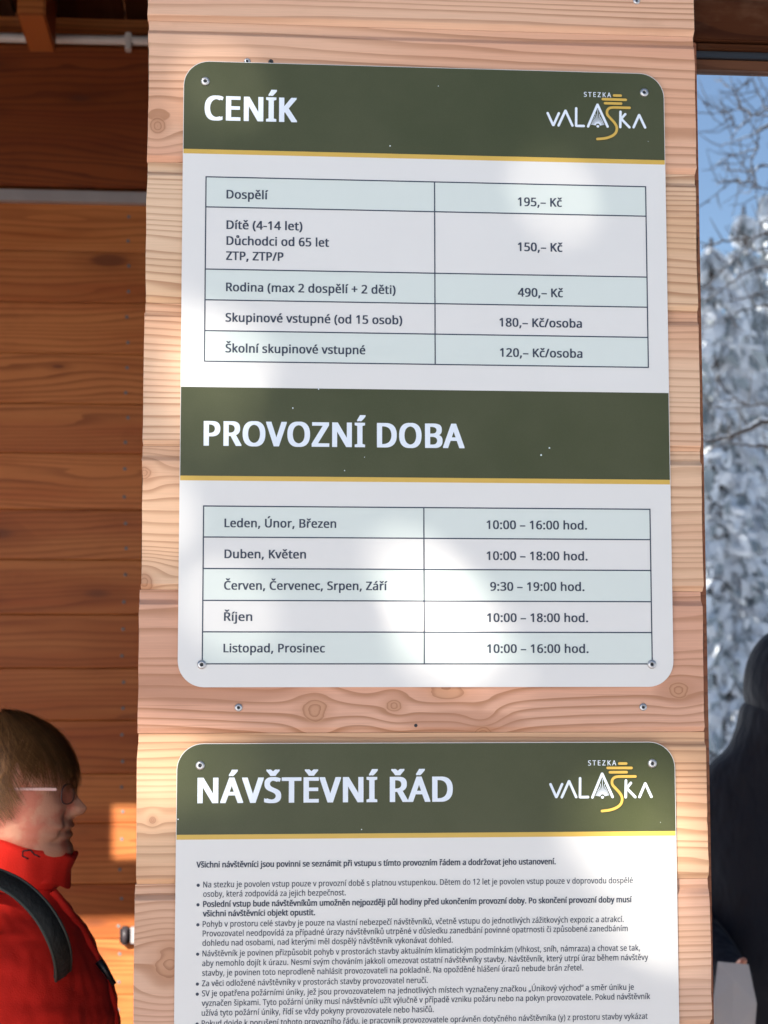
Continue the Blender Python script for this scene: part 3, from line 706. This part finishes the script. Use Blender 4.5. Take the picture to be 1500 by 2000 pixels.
# --- woman in the red jacket, right side towards the camera, looking to the right
YP = .76; U = (YP+2.3366)/F*1.004
def P_(px, py, dy=0): v = at(px, py, YP); return Vector((v.x, YP+dy, v.z))
ear = P_(4, 1562); HY = R(-7)
PR = empty('person', (ear.x-.02, YP, 0), 'person with short brown hair and glasses in a bright red jacket, seen in profile', 'person')
hd = head_mesh(Vector((ear.x-.003, YP, ear.z+.004)), HY, R(1), .965)
sh = ear.z-.235
j = [Vector((ear.x-.06, YP, .92)), Vector((ear.x-.05, YP, 1.12)), Vector((ear.x-.07, YP, sh)), Vector((ear.x-.02, YP, ear.z-.11)),
     Vector((ear.x-.075, YP-.17, sh-.005)), Vector((ear.x-.10, YP-.225, sh-.27)), Vector((ear.x+.03, YP-.215, sh-.48)),
     Vector((ear.x-.075, YP+.17, sh-.005)), Vector((ear.x-.10, YP+.225, sh-.27)), Vector((ear.x+.03, YP+.215, sh-.48)),
     Vector((ear.x-.06, YP-.09, .84)), Vector((ear.x-.04, YP-.095, .46)), Vector((ear.x-.07, YP-.10, .08)),
     Vector((ear.x-.06, YP+.09, .84)), Vector((ear.x-.04, YP+.095, .46)), Vector((ear.x-.07, YP+.10, .08)),
     Vector((ear.x+.06, YP-.11, .05)), Vector((ear.x+.06, YP+.11, .05))]
ed = [(0,1),(1,2),(2,3),(2,4),(4,5),(5,6),(2,7),(7,8),(8,9),(0,10),(10,11),(11,12),(0,13),(13,14),(14,15),(12,16),(15,17)]
rd = [(.13,.15), (.13,.15), (.10,.12), .052, .055, .045, .030, .055, .045, .030, .085, .06, .042, .085, .06, .042, .035, .035]
hands = [hand_chains(j[6], Vector((.5, .1, -.85)), Vector((.6, .3, .4)), Vector((.3, .9, 0))), hand_chains(j[9], Vector((.5, -.1, -.85)), Vector((.6, -.3, .4)), Vector((.3, -.9, 0)))]
body(PR, None, 0, hd, j, ed, rd, hands, M['skin'])
# jacket torso: front outline from the photograph, back behind the frame edge
fr = [(100,1728), (122,1752), (142,1778), (160,1800), (176,1824), (197,1866), (218,1912), (229,1950), (233,1990), (233,2060), (228,2140), (215,2210)]
keys = []
for i, (px, py) in enumerate(fr):
    v = P_(px, py); back = ear.x-.20-.02*min(i, 4); hwid = [.085, .13, .165, .185, .2, .215, .225, .23, .23, .235, .24, .24][i]
    keys.append(((v.x+back)/2, YP, v.z, (v.x-back)/2, hwid))
secs = [(k[:3], k[3], k[4], 0) for k in interp(keys[::-1], 60)]
put('jacket', loft(secs, 56, wob=.006, seed=3), M['red'], PR, True)
# sleeves
for sg in (-1, 1):
    s0 = Vector((ear.x-.075, YP+sg*.13, sh-.035)); s1 = Vector((ear.x-.085, YP+sg*.205, sh-.10)); s2 = Vector((ear.x-.10, YP+sg*.25, sh-.27)); s3 = Vector((ear.x+.0, YP+sg*.235, sh-.42)); s4 = Vector((ear.x+.03, YP+sg*.22, sh-.475))
    kk = interp([(*s0, .075), (*s1, .088), (*((s1+s2)/2+Vector((-.01, sg*.01, 0))), .082), (*s2, .075), (*s3, .062), (*s4, .055)], 30)
    bm = bmesh.new(); tube(bm, [k[:3] for k in kk], [k[3]*(1+.03*math.sin(i*1.7)+.02*math.sin(i*.9+1)) for i, k in enumerate(kk)], 28)
    put('sleeve', bm, M['red'], PR, True)
# collar: standing ring, higher at the back
bm = bmesh.new(); n = 48; rings = []
c_top = P_(62, 1650); 
for lv in range(9):
    u = lv/8; ring = []
    for k in range(n):
        t = 2*math.pi*k/n; c, s = math.cos(t), math.sin(t)
        fx_t, fx_b = P_(153, 1668), P_(104, 1736)
        bxk = ear.x-.125; zt_back = ear.z-.03
        fx = fx_b.x+(fx_t.x-fx_b.x)*(u**.6); xb_ = bxk-.02*(1-u)
        x = (fx+xb_)/2+(fx-xb_)/2*c; y = YP+(.088-.010*u)*s*(1+.03*math.sin(4*t+u*3))
        ztop = fx_t.z+(zt_back-fx_t.z)*(1-c)/2*1.0; zbot = fx_b.z+(.02)*(1-c)/2
        z = zbot+(ztop-zbot)*u + .003*math.sin(7*t)
        ring.append(bm.verts.new((x, y, z)))
    rings.append(ring)
ring = [bm.verts.new(Vector((PRx.co.x, PRx.co.y, PRx.co.z-.004))+(Vector((ear.x, YP, 0))-Vector((PRx.co.x, PRx.co.y, 0)))*.09) for PRx in rings[-1]]; rings.append(ring)
ring = [bm.verts.new((v.co.x, v.co.y, v.co.z-.05)) for v in ring]; rings.append(ring)
for r0, r1 in zip(rings, rings[1:]):
    for k in range(n): bm.faces.new((r0[k], r0[(k+1) % n], r1[(k+1) % n], r1[k]))
put('collar', bm, M['red'], PR, True)
# hood toggle and zip pull
bm = bmesh.new(); yc = YP-.095
for a, b in (((45,1662),(60,1660)), ((60,1660),(66,1668)), ((66,1668),(78,1674)), ((45,1662),(44,1672)), ((44,1672),(56,1678))):
    tube(bm, [at(*a, yc), at(*b, yc)], .0014, 6)
put('toggle_cord', bm, M['black'], PR, True)
bm = bmesh.new(); zp0, zp1 = P_(199, 1868), P_(227, 1913)
for yy in (-.05,):
    tube(bm, [Vector((zp0.x-.002, YP+yy, zp0.z)), Vector((zp0.x*.6+zp1.x*.4, YP+yy, zp0.z*.6+zp1.z*.4)), Vector((zp1.x, YP+yy, zp1.z))], [.007, .006, .0045], 8)
put('zip_pull', bm, M['black'], PR, True)
for zf, sg in ((0, 1),):
    pts_ = [P_(px, py, 0) for px, py in ((112,1736), (135,1768), (166,1812), (205,1884), (226,1950), (231,2010))]
    put('zip_flap', tube(bmesh.new(), [Vector((v.x-.004, YP-.035, v.z)) for v in pts_], [.007, .008, .009, .009, .009, .009], 10), M['red'], PR, True)
# trousers and boots
for sg in (-1, 1):
    kk = interp([(ear.x-.04, YP+sg*.10, .93, .13), (ear.x-.04, YP+sg*.10, .75, .105), (ear.x-.03, YP+sg*.10, .45, .085), (ear.x-.06, YP+sg*.105, .12, .075)], 20)
    put('trouser_leg', tube(bmesh.new(), [k[:3] for k in kk], [k[3] for k in kk], 24), M['trouser'], PR, True)
    secs = [((ear.x-.01, YP+sg*.108, z), a, b, 0) for z, a, b in ((0, .14, .052), (.02, .145, .056), (.05, .14, .054), (.09, .10, .055), (.13, .085, .06))]
    put('boot', loft(secs, 28), M['boot'], PR, True)
# hair: shell plus strands
def hair(parent, T_, mat, seed=1, n=9000):
    rr = random.Random(seed); vs = []; fs = []
    def skull(th, ph):      # th from the crown down, ph around (0 = front)
        a = .132 if math.cos(ph) > 0 else .117
        x = -.004+a*math.sin(th)*math.cos(ph); y = .089*math.sin(th)*math.sin(ph); z = .012+.132*math.cos(th)
        return Vector((x, y, z))
    def limit(ph):          # how far down the hair reaches
        p = abs((ph+math.pi) % (2*math.pi)-math.pi)
        return float(np.interp(p, [0, .45, .75, .95, 1.15, 1.4, 1.55, 1.75, 2.3, 3.2], [1.45, 1.47, 1.40, 1.16, 1.18, 1.52, 1.74, 1.97, 2.2, 2.3]))
    clumps = [(rr.uniform(0, 6.283), rr.uniform(.03, 1.0), rr.gauss(0, .10), rr.gauss(.20, .22), rr.uniform(.003, .020)) for _ in range(230)]
    # shell
    nt, npn = 26, 64; b0 = 0
    for i in range(nt+1):
        for k in range(npn):
            ph = 2*math.pi*k/npn; th = .02+(limit(ph)-.05)*i/nt
            p = skull(th, ph); o = .004+.0035*math.sin(ph*11+th*3)*math.sin(th)+.004*math.sin(ph*5+2)*math.sin(th)
            p = p+p.normalized()*o
            if i == nt: p = p-p.normalized()*.012
            vs.append(T_ @ p)
    for i in range(nt):
        for k in range(npn): fs.append((i*npn+k, (i+1)*npn+k, (i+1)*npn+(k+1) % npn, i*npn+(k+1) % npn))
    # strands sweep from a parting near the crown
    for s in range(n):
        cl = clumps[rr.randrange(len(clumps))]; ph0 = cl[0]+rr.gauss(0, .055); th0 = cl[1]*rr.uniform(.8, 1.1); ln = limit(ph0)
        th1 = ln+cl[2]+rr.gauss(0, .02); swirl = cl[3]+rr.gauss(0, .03)
        lift = cl[4]+rr.gauss(0, .0014); wv = rr.uniform(.00035, .0008); m = 8; b = len(vs)
        if rr.random() < .04: lift += rr.uniform(.003, .010); th1 += rr.uniform(-.2, .08)
        for i in range(m+1):
            u = i/m; th = th0+(th1-th0)*u; p_ = ph0+swirl*u*u
            p = skull(th, p_); nn = p.normalized(); p = p+nn*(lift*(.45+1.1*u-.95*u*u)+.0015*math.sin(ph0*13+u*3))
            side = nn.cross(Vector((0, 0, 1)));
            side = side.normalized() if side.length > 1e-4 else Vector((0, 1, 0))
            wd = wv*(1-.75*u); vs.append(T_ @ (p+side*wd)); vs.append(T_ @ (p-side*wd))
        for i in range(m): q = b+2*i; fs.append((q, q+1, q+3, q+2))
    o = put('hair', mesh(vs, fs), mat, parent, True); return o
def hairmat():
    g = G('hair_brown'); tc = g.n('ShaderNodeTexCoord').outputs['Object']; a = g.noise(tc, 55, 3); ge = g.n('ShaderNodeNewGeometry')
    c = g.mix(ge.outputs['Random Per Island'], (.10,.040,.013), (.38,.18,.066)); c = g.mix(g.M('MULTIPLY', g.ss(a, .4, .6), .25), c, (.13,.06,.02))
    g.col(c); g.rough(.42); return g.m
M['hair'] = hairmat()
hair(PR, hd[2], M['hair'])
# eyebrow and lips are on the body; glasses are a thing of their own
GLS = empty('glasses', (ear.x+.1, YP, ear.z), 'glasses with a translucent pink temple worn by the person in red', 'glasses')
T_ = hd[2]; M['pink'] = plain('pink_acetate', (.72,.42,.38), .2, .05); M['lens'] = glass_mat('lens_glass', .04, .88)
for sg in (-1, 1):
    bm = bmesh.new(); box(bm, (-.008, sg*.0815-.0015, .0175), (.114, sg*.0815+.0015, .0222), .001)
    for v in bm.verts:
        if v.co.x > .05: v.co.y -= sg*(v.co.x-.05)*.20
        v.co = T_ @ v.co
    put('temple', bm, M['pink'], GLS)
    cx, cy, cz = .131, sg*.034, .010; pts = []
    for k in range(24):
        a = 2*math.pi*k/24; yy = cy+.026*abs(math.cos(a))**.8*(1 if math.cos(a) > 0 else -1); pts.append(T_ @ Vector((cx-.35*(abs(yy)-.01)*.6, yy, cz+.017*abs(math.sin(a))**.8*(1 if math.sin(a) > 0 else -1))))
    put('lens', mesh(pts, [tuple(range(24))]), M['lens'], GLS)
    put('rim', tube(bmesh.new(), pts+[pts[0]], .0011, 6, False), M['darksteel'], GLS, True)
put('bridge', tube(bmesh.new(), [T_ @ Vector((.129, -.010, .016)), T_ @ Vector((.134, 0, .020)), T_ @ Vector((.129, .010, .016))], .0012, 6), M['darksteel'], GLS, True)
# backpack
BP = empty('backpack', (ear.x-.33, YP, sh-.45), 'dark backpack worn by the person in red, grey edged shoulder strap', 'backpack')
bag = bx((ear.x-.46, YP-.15, sh-.46), (ear.x-.27, YP+.15, sh+.02), .05); put('bag', bag, M['strap'], BP, True)
def ribbon(pts, nrm, wd, th):
    bm = bmesh.new(); rings = []
    for i, p in enumerate(pts):
        t = (pts[min(i+1, len(pts)-1)]-pts[max(i-1, 0)]).normalized(); nn = nrm[i]; nn = (nn-t*nn.dot(t)).normalized(); s = t.cross(nn)
        rings.append([bm.verts.new(p+s*a*wd/2+nn*b*th) for a, b in ((-1, .3), (-.9, 1), (0, 1.25), (.9, 1), (1, .3), (.9, -.5), (-.9, -.5))])
    for r0, r1 in zip(rings, rings[1:]):
        for k in range(7): bm.faces.new((r0[k], r0[(k+1) % 7], r1[(k+1) % 7], r1[k]))
    bm.faces.new(rings[0][::-1]); bm.faces.new(rings[-1]); return bm
for sg in (-1, 1):
    ys = [-.09, -.125, -.165, -.19, -.205, -.20, -.14, .02]
    pp = [(-110,1716), (-50,1705), (0,1719), (45,1745), (85,1787), (112,1838), (121,1885), (114,1930)]
    raw = [(at(px, py, YP+yv).x, YP-sg*yv*1.0 if sg > 0 else YP+yv, at(px, py, YP+yv).z) for (px, py), yv in zip(pp, [y_-.055 for y_ in ys])]
    pts = [Vector(k)-Vector((.07 if sg > 0 else 0, 0, .02 if sg > 0 else 0)) for k in interp(raw, 34)]
    nr = [Vector((.35+.4*(1-i/33)*0, sg*1.0, .75*(1-i/33)+.05)).normalized() for i in range(34)]
    st = put('strap', ribbon(pts, nr, .031, .006), M['strap'], BP, True)
    for e_ in (-1, 1):
        edge = []
        for i, p in enumerate(pts):
            t = (pts[min(i+1, 33)]-pts[max(i-1, 0)]).normalized(); nn = (nr[i]-t*nr[i].dot(t)).normalized(); edge.append(p+t.cross(nn)*e_*.0148+nn*.004)
        put('edging', tube(bmesh.new(), edge, .0028, 6), M['strapedge'], st, True)

# --- bystander mirrored in the window
V = mirror(1522, 1338, 4.35-2.3366)        # virtual depth 4.35 m from the camera
BX, BY = V.x+.02, V.y
hz = mirror(1514, 1392, 4.35-2.3366).z+.055
BYS = empty('person', (BX, BY, 0), 'person in a dark hooded coat mirrored in the window, holding a sheet of paper', 'person')
hb = head_mesh(Vector((BX, BY, hz)), R(97), R(16), 1.0)
def Bv(x, f, z): return Vector((BX+x, BY+f, z))
s2 = hz-.24; hp = mirror(1418, 1925, 4.02-2.3366)
wr = Vector((hp.x+.05, hp.y-.08, hp.z-.02))
j = [Bv(0,-.02,.95), Bv(0,-.02,1.2), Bv(0,-.05,s2), Bv(0,-.02,hz-.11), Bv(-.19,-.05,s2-.02), Bv(-.26,-.06,s2-.30), wr, Bv(.19,-.05,s2-.02), Bv(.26,-.06,s2-.30), Vector((wr.x+.22, wr.y, wr.z-.02)),
     Bv(-.10,-.02,.88), Bv(-.10,0,.48), Bv(-.10,-.03,.06), Bv(.10,-.02,.88), Bv(.10,0,.48), Bv(.10,-.03,.06), Bv(-.11,.1,.03), Bv(.11,.1,.03)]
rd2 = [(.15,.12), (.15,.12), (.12,.10), .052, .055, .045, .030, .055, .045, .030, .085, .06, .042, .085, .06, .042, .033, .033]
hands = [hand_chains(j[6], Vector((-.35, .75, .2)), Vector((-.3, .2, .9)), Vector((.6, .4, .0))), hand_chains(j[9], Vector((-.1, .8, .2)), Vector((.3, .2, .9)), Vector((-.6, .4, 0)))]
body(BYS, None, 0, hb, j, ed, rd2, hands, M['skin'], vox=.0045)
keys = [(BX, BY-.02, .62, .24, .17), (BX, BY-.02, .9, .24, .175), (BX, BY-.03, 1.15, .235, .165), (BX, BY-.04, s2-.12, .245, .16), (BX, BY-.045, s2+.02, .215, .14), (BX, BY-.03, s2+.09, .15, .13), (BX, BY-.02, s2+.14, .125, .13), (BX, BY-.015, s2+.19, .112, .13), (BX, BY-.012, s2+.21, .10, .12)]
put('coat', loft([(k[:3], k[3], k[4], 0) for k in interp(keys, 40)], 44, wob=.006, seed=5), M['navy'], BYS, True)
for sg, a, b, c in ((-1, j[4], j[5], j[6]), (1, j[7], j[8], j[9])):
    kk = interp([(*(a+Vector((-sg*.04, 0, -.01))), .075), (*(a+(b-a)*.4), .078), (*b, .068), (*(b+(c-b)*.5), .058), (*(b+(c-b)*.93), .048)], 24)
    put('sleeve', tube(bmesh.new(), [k[:3] for k in kk], [k[3] for k in kk], 24), M['navy'], BYS, True)
# hood round the head
bm = bmesh.new(); n, mth = 40, 22; rings = []
for i in range(mth+1):
    ph = math.pi*i/mth   # 0 front opening rim .. back
    ring = []
    th = .80+(math.pi-.80)*i/mth
    for k in range(n):
        a = 2*math.pi*k/n; x = math.sin(th)*math.cos(a)*.105; z = math.sin(th)*math.sin(a)*.15; f = math.cos(th)*.135
        ring.append(bm.verts.new((BX+x, BY+f+.0, hz+.005+z-.25*max(0, -z)*0)))
    rings.append(ring)
for r0, r1 in zip(rings, rings[1:]):
    for k in range(n): bm.faces.new((r0[k], r0[(k+1) % n], r1[(k+1) % n], r1[k]))
put('hood', bm, M['navy'], BYS, True)
for sg in (-1, 1):
    kk = [Bv(sg*.11, -.02, .9), Bv(sg*.11, 0, .5), Bv(sg*.11, -.02, .1)]
    put('trouser_leg', tube(bmesh.new(), kk, [.12, .09, .075], 24), M['trouser'], BYS, True)
    put('boot', loft([(Bv(sg*.11, .05, z), a, b, 0) for z, a, b in ((0, .05, .14), (.03, .055, .14), (.09, .055, .10), (.13, .06, .08))], 24), M['boot'], BYS, True)
q = [mirror(a, b, c-2.3366) for a, b, c in ((1402,1878,4.0), (1462,1884,3.96), (1478,1960,3.9), (1470,2060,3.86), (1385,2075,3.9), (1392,1960,3.95))]
tag(put('paper_sheet', mesh(list(q)+[v+Vector((0, .0004, .0002)) for v in q], [(0,1,2,3,4,5), (11,10,9,8,7,6)]), plain('paper', (.62,.62,.60), .7, .05, 20)), 'pale sheet of paper held by the person mirrored in the window', 'paper')

# ------------------------------------------------------------------ trees
# (1) the snowy spruce that shades the pillar; gaps in its crown let dapples of sun through
def aperture(px, py, rx, rz): p = at(px, py); return (p.x, p.z, rx, rz)
AP = [aperture(845,1180,.018,.026), aperture(882,1246,.033,.028), aperture(940,1300,.022,.012), aperture(800,1120,.008,.010), aperture(395,705,.056,.027), aperture(330,650,.030,.022), aperture(1085,385,.010,.013),
      aperture(425,175,.022,.018), aperture(452,1190,.013,.011), aperture(1255,1645,.072,.058), aperture(1335,1735,.080,.066), aperture(1290,1575,.025,.018), aperture(1385,1800,.04,.03),
      aperture(275,1505,.035,.030), aperture(420,1500,.014,.012), aperture(300,1000,.012,.016), aperture(395,800,.020,.012)]
pn = sunback(P_(20, 1650), 0); AP.append((pn.x, pn.z, .030, .035)); pn = sunback(P_(40, 1800), 0); AP.append((pn.x, pn.z, .018, .03))
vs = []; fs = []
def leaf(p, r):
    n = Vector((rng.normal(), rng.normal(), rng.normal())).normalized(); a = n.orthogonal().normalized(); b = n.cross(a); t0 = rng.uniform(0, 6.28)
    base = len(vs)
    for k in range(5): t = t0+2*math.pi*k/5; vs.append(p+(a*math.cos(t)+b*math.sin(t))*r*rng.uniform(.75, 1.15))
    fs.append(tuple(range(base, base+5)))
def clear(x, z, r):
    for ax, az, rx, rz in AP:
        dx, dz = x-ax, z-az; d = math.hypot(dx, dz)
        if d < 1e-6: return False
        c, s = dx/d, dz/d; re = rx*rz/math.hypot(rz*c, rx*s)
        if d < re+r*1.0: return False
    return True
def cover(xa, xb, za, zb_, r, lam):
    n = int((xb-xa)*(zb_-za)*lam/(r*r*1.15))
    for _ in range(n):
        x, z = rng.uniform(xa, xb), rng.uniform(za, zb_)
        if clear(x, z, r*1.1): leaf(Vector((x, 0, z))+SUN*rng.uniform(10.6, 13.2), r)
cover(-.62, .62, 1.0, 2.5, .024, 13)
cover(-1.45, 2.2, .95, 3.0, .05, 6); cover(1.1, 3.0, -.3, 2.2, .06, 7); cover(-1.5, 2.3, 2.9, 3.7, .07, 5); cover(-1.42, -.6, .95, 2.4, .03, 6)
c0 = Vector((.3, 0, 2.0))+SUN*12
for _ in range(9000):   # ragged outer boughs beyond the part that shades the pillar
    a = rng.uniform(0, 6.28); rr_ = rng.uniform(.2, 1)**.5; hh = rng.uniform(0, 1)
    rad = 2.6*(1-hh*.85)+.2; p = Vector((c0.x+math.cos(a)*rad*rr_, c0.y+math.sin(a)*rad*rr_, c0.z+1.2+hh*4.5))
    leaf(p, .07)
ST = empty('shade_spruce', (c0.x, c0.y, hill(c0.x, c0.y)), 'broad spruce standing in the snow behind the viewer, between sun and pillar', 'tree')
put('crown', mesh(vs, fs), M['needle'], ST)
gz = hill(c0.x, c0.y)-.2
bm = bmesh.new(); tube(bm, [(c0.x, c0.y-.3, gz), (c0.x, c0.y-.3, gz+4), (c0.x, c0.y-.3, gz+13)], [.2, .15, .03], 12)
for k in range(36):
    a = k*2.4; z = c0.z-2.2+k*.19; L = 1.7*(1-k/44)
    if z-(c0.z) < 1.4 and L > .9: L = .9
    tube(bm, [(c0.x, c0.y-.3, z), (c0.x+math.cos(a)*L*.5, c0.y-.3+math.sin(a)*L*.5, z+.05), (c0.x+math.cos(a)*L, c0.y-.3+math.sin(a)*L, z-.1)], [.03, .02, .008], 5)
put('trunk', bm, M['bark'], ST, True)

# (2) bare branches with snow, mirrored in the window
D0 = 8.6-2.3366
BT_base = mirror(1660, 1338, D0); bzg = -.06
BT = empty('bare_tree', (BT_base.x, BT_base.y, bzg), 'bare deciduous tree whose snow dusted branches are mirrored high in the window', 'tree')
br = [([(1385,222),(1420,219),(1453,213),(1500,228)],3.2), ([(1404,151),(1430,178),(1453,213)],3.0), ([(1404,288),(1429,278),(1466,266),(1497,249)],4), ([(1426,274),(1444,250),(1472,226),(1500,215)],4.5),
      ([(1478,120),(1470,160),(1490,200),(1500,215)],3), ([(1484,458),(1480,400),(1475,359),(1466,325),(1478,291),(1491,247)],4.5), ([(1412,315),(1429,334),(1469,333),(1500,322)],4.5),
      ([(1371,483),(1419,470),(1472,464),(1500,458)],7), ([(1373,566),(1400,538),(1429,514),(1455,486),(1500,452)],5), ([(1376,591),(1405,568),(1435,548),(1497,520)],6), ([(1420,590),(1466,579),(1500,573)],5),
      ([(1376,798),(1420,797),(1466,793),(1500,790)],4), ([(1391,737),(1415,760),(1441,780),(1470,792)],3.5), ([(1370,862),(1419,853),(1466,836),(1500,824)],13), ([(1379,885),(1400,872),(1430,858)],5), ([(1419,862),(1450,868),(1472,871),(1500,873)],8),
      ([(1392,330),(1412,312),(1440,300),(1478,291)],3), ([(1440,350),(1460,365),(1500,370)],3.5), ([(1372,200),(1390,206),(1404,215),(1430,218)],2.5), ([(1400,360),(1425,352),(1475,359)],3), ([(1380,395),(1410,370),(1440,352)],2.5),
      ([(1462,130),(1463,150),(1458,175)],2), ([(1430,250),(1434,236),(1428,225)],2), ([(1450,500),(1478,492),(1500,484)],4.5), ([(1390,640),(1430,610),(1480,600),(1500,596)],4)]
pxm = (D0+2.3366)/F
for pts, wd in br:
    dj = random.uniform(-.35, .35); P3 = [mirror(x, y, D0+dj) for x, y in pts]
    if pts[-1][0] >= 1490: # on to the trunk
        y_ = pts[-1][1]; P3.append(mirror(1580, y_+(20 if y_ > 300 else -10), D0+dj*.5)); P3.append(Vector((BT_base.x, BT_base.y, mirror(1660, y_+90, D0).z)))
    Q = [Vector(v) for v in interp(P3, len(P3)*5)]; Q = [v+Vector((random.gauss(0, 1), random.gauss(0, 1), random.gauss(0, 1)))*.004 for v in Q]
    n_ = len(Q); rads = [max(.002, wd*pxm*.5*(.45+.75*i/n_)) for i in range(n_)]
    b_ = put('branch', tube(bmesh.new(), Q, rads, 6), M['bark'], BT, True)
    if wd > 2.8:
        bm = bmesh.new(); r2 = [r*random.uniform(.6, 1.15)*(.9 if wd < 10 else .8) for r in rads]
        tube(bm, [v+Vector((0, 0, rads[i]*.75)) for i, v in enumerate(Q)], r2, 6); tag(put('snow', bm, M['snow'], b_, True), kind='stuff')
    # twigs
    bm = bmesh.new()
    for i in range(2, n_-3, 3):
        for _ in range(1):
            d = Vector((random.uniform(-1, .6), random.uniform(-.5, .5), random.uniform(-.6, 1))).normalized(); L = random.uniform(.06, .22)
            m_ = Q[i]+d*L*.5+Vector((0, 0, random.uniform(-.02, .02))); tube(bm, [Q[i], m_, m_+(d+Vector((0, 0, .4))).normalized()*L*.5], [.0035, .0025, .0015], 4)
    tag(put('twigs', bm, M['bark'], b_), kind='stuff')
tz = [bzg, 1.5, 3, 4.6, 6.2]; put('trunk', tube(bmesh.new(), [(BT_base.x+.05*math.sin(z*2), BT_base.y, z) for z in tz], [.11, .09, .07, .05, .02], 10), M['bark'], BT, True)

# (3) snow laden spruces climbing the slope
def lump(V_, F_, c, a, b, h, d, seed):
    rr = random.Random(seed); n, m = 6, 4; base = len(V_); side = Vector((-d.y, d.x, 0))
    for i in range(m+1):
        t = math.pi*i/m
        for k in range(n):
            p = 2*math.pi*k/n; x = math.cos(t)*a; r = math.sin(t)*rr.uniform(.75, 1.2)
            V_.append(c+d*x+side*(r*b*math.cos(p))+Vector((0, 0, r*h*math.sin(p)-.35*max(0, -x)*0-.25*(x/a)*a)))
    for i in range(m):
        for k in range(n): F_.append((base+i*n+k, base+i*n+(k+1) % n, base+(i+1)*n+(k+1) % n, base+(i+1)*n+k))
def spruce(seed, H=8.0):
    rr = random.Random(seed); sv, sf, gv, gf = [], [], [], []
    tiers = 21
    for t in range(tiers):
        u = t/tiers; z = H*(.05+.93*u); rad = H*.20*(1-u)**.85+.06; nb = max(4, int(11*(1-u)+3))
        for k in range(nb):
            a = 2*math.pi*k/nb+rr.uniform(-.35, .35)+t*1.3; d = Vector((math.cos(a), math.sin(a), 0)); L = rad*rr.uniform(.6, 1.25); dro = rr.uniform(.15, .55)
            side = Vector((-d.y, d.x, 0))
            for q in range(3):
                v = (q+rr.uniform(.3, 1))/3; c = Vector((0, 0, z-dro*L*v*v+rr.uniform(-.05, .05)))+d*L*v+side*rr.uniform(-.15, .15)*L
                sz = (.03+L*.09)*rr.uniform(.5, 1.2)
                if rr.random() < .8: lump(sv, sf, c+Vector((0, 0, .03)), sz*rr.uniform(.8, 1.6), sz*rr.uniform(.5, 1), sz*rr.uniform(.3, .7), d, rr.random())
            for q in range(52):      # rimed sprays, mostly hanging from the bough
                v = rr.uniform(.1, 1.12); s_ = rr.uniform(.025, .085)
                c = Vector((0, 0, z-dro*L*v*v-rr.uniform(-.05, .22)*(.4+L)))+d*L*v+side*rr.uniform(-.26, .26)*L*(1.1-v*.6)
                tv, tf = (sv, sf) if rr.random() < .72 else (gv, gf)
                a1 = Vector((rr.uniform(-1, 1), rr.uniform(-1, 1), rr.uniform(-.5, .5))).normalized()*s_; dn = (Vector((rr.uniform(-.5, .5), rr.uniform(-.5, .5), -1))+d*.4).normalized()*s_*rr.uniform(1.5, 3.5)
                b_ = len(tv); tv.extend([c-a1, c+a1, c+a1*.4+dn, c-a1*.5+dn*.9]); tf.append((b_, b_+1, b_+2, b_+3))
    bm = bmesh.new(); tube(bm, [(0, 0, -.6), (0, 0, H*.5), (0, 0, H*.96)], [H*.02, H*.012, .02], 8); tm = bpy.data.meshes.new('trunk'); bm.to_mesh(tm); bm.free(); tm.materials.append(M['bark'])
    sm, gm = mesh(sv, sf), mesh(gv, gf); sm.materials.append(M['snow']); gm.materials.append(M['frost']); sm.shade_smooth()
    return tm, gm, sm
kinds = [spruce(s) for s in (1, 2, 3, 4)]
def plant(x, y, H, kind, label, group, rot=None, z=None, wide=1.0):
    e_ = empty('snowy_spruce', (x, y, hill(x, y) if z is None else z), label, 'tree', group)
    e_.scale = (H/8*wide, H/8*wide, H/8); e_.rotation_euler.z = random.uniform(0, 6.28) if rot is None else rot
    for nm_, me in zip(('trunk', 'foliage', 'snow'), kinds[kind]):
        o = bpy.data.objects.new(nm_, me); COL.objects.link(o); o.parent = e_
near = [((1452,350),17,'tall narrow snow covered spruce rising highest behind the bare branches in the window',.8), ((1388,415),15,'snow laden spruce at the left edge of the window reflection',1.1), ((1520,300),19,'snow laden spruce cut by the right edge of the window reflection',1.0)]
for (pt, D, lab, wd) in near:
    tp = mirror(pt[0], pt[1], D-2.3366); zg = hill(tp.x, tp.y) if tp.y < -9 else -.06; plant(tp.x, tp.y, tp.z-zg, random.randrange(4), lab, None, z=zg, wide=wd)
rs = random.Random(5)
for k in range(70):
    D = 24+k*1.1+rs.uniform(-1, 1); th = R(15.5)+rs.uniform(-1, 1)*R(13 if k % 3 else 3); x = CAM.x+D*math.tan(th); y = 2*GL-(D-2.3366); z_ = hill(x, y)-.2
    H = min(rs.uniform(6, 11), EYE+D/math.cos(th)*math.tan(R(rs.uniform(8.5, 13.8)))-z_)
    if H > 3: plant(x, y, H, rs.randrange(4), 'snow covered spruce among the forest on the slope mirrored in the window', 'snowy spruces on the slope', z=z_, wide=rs.uniform(.9, 1.3))
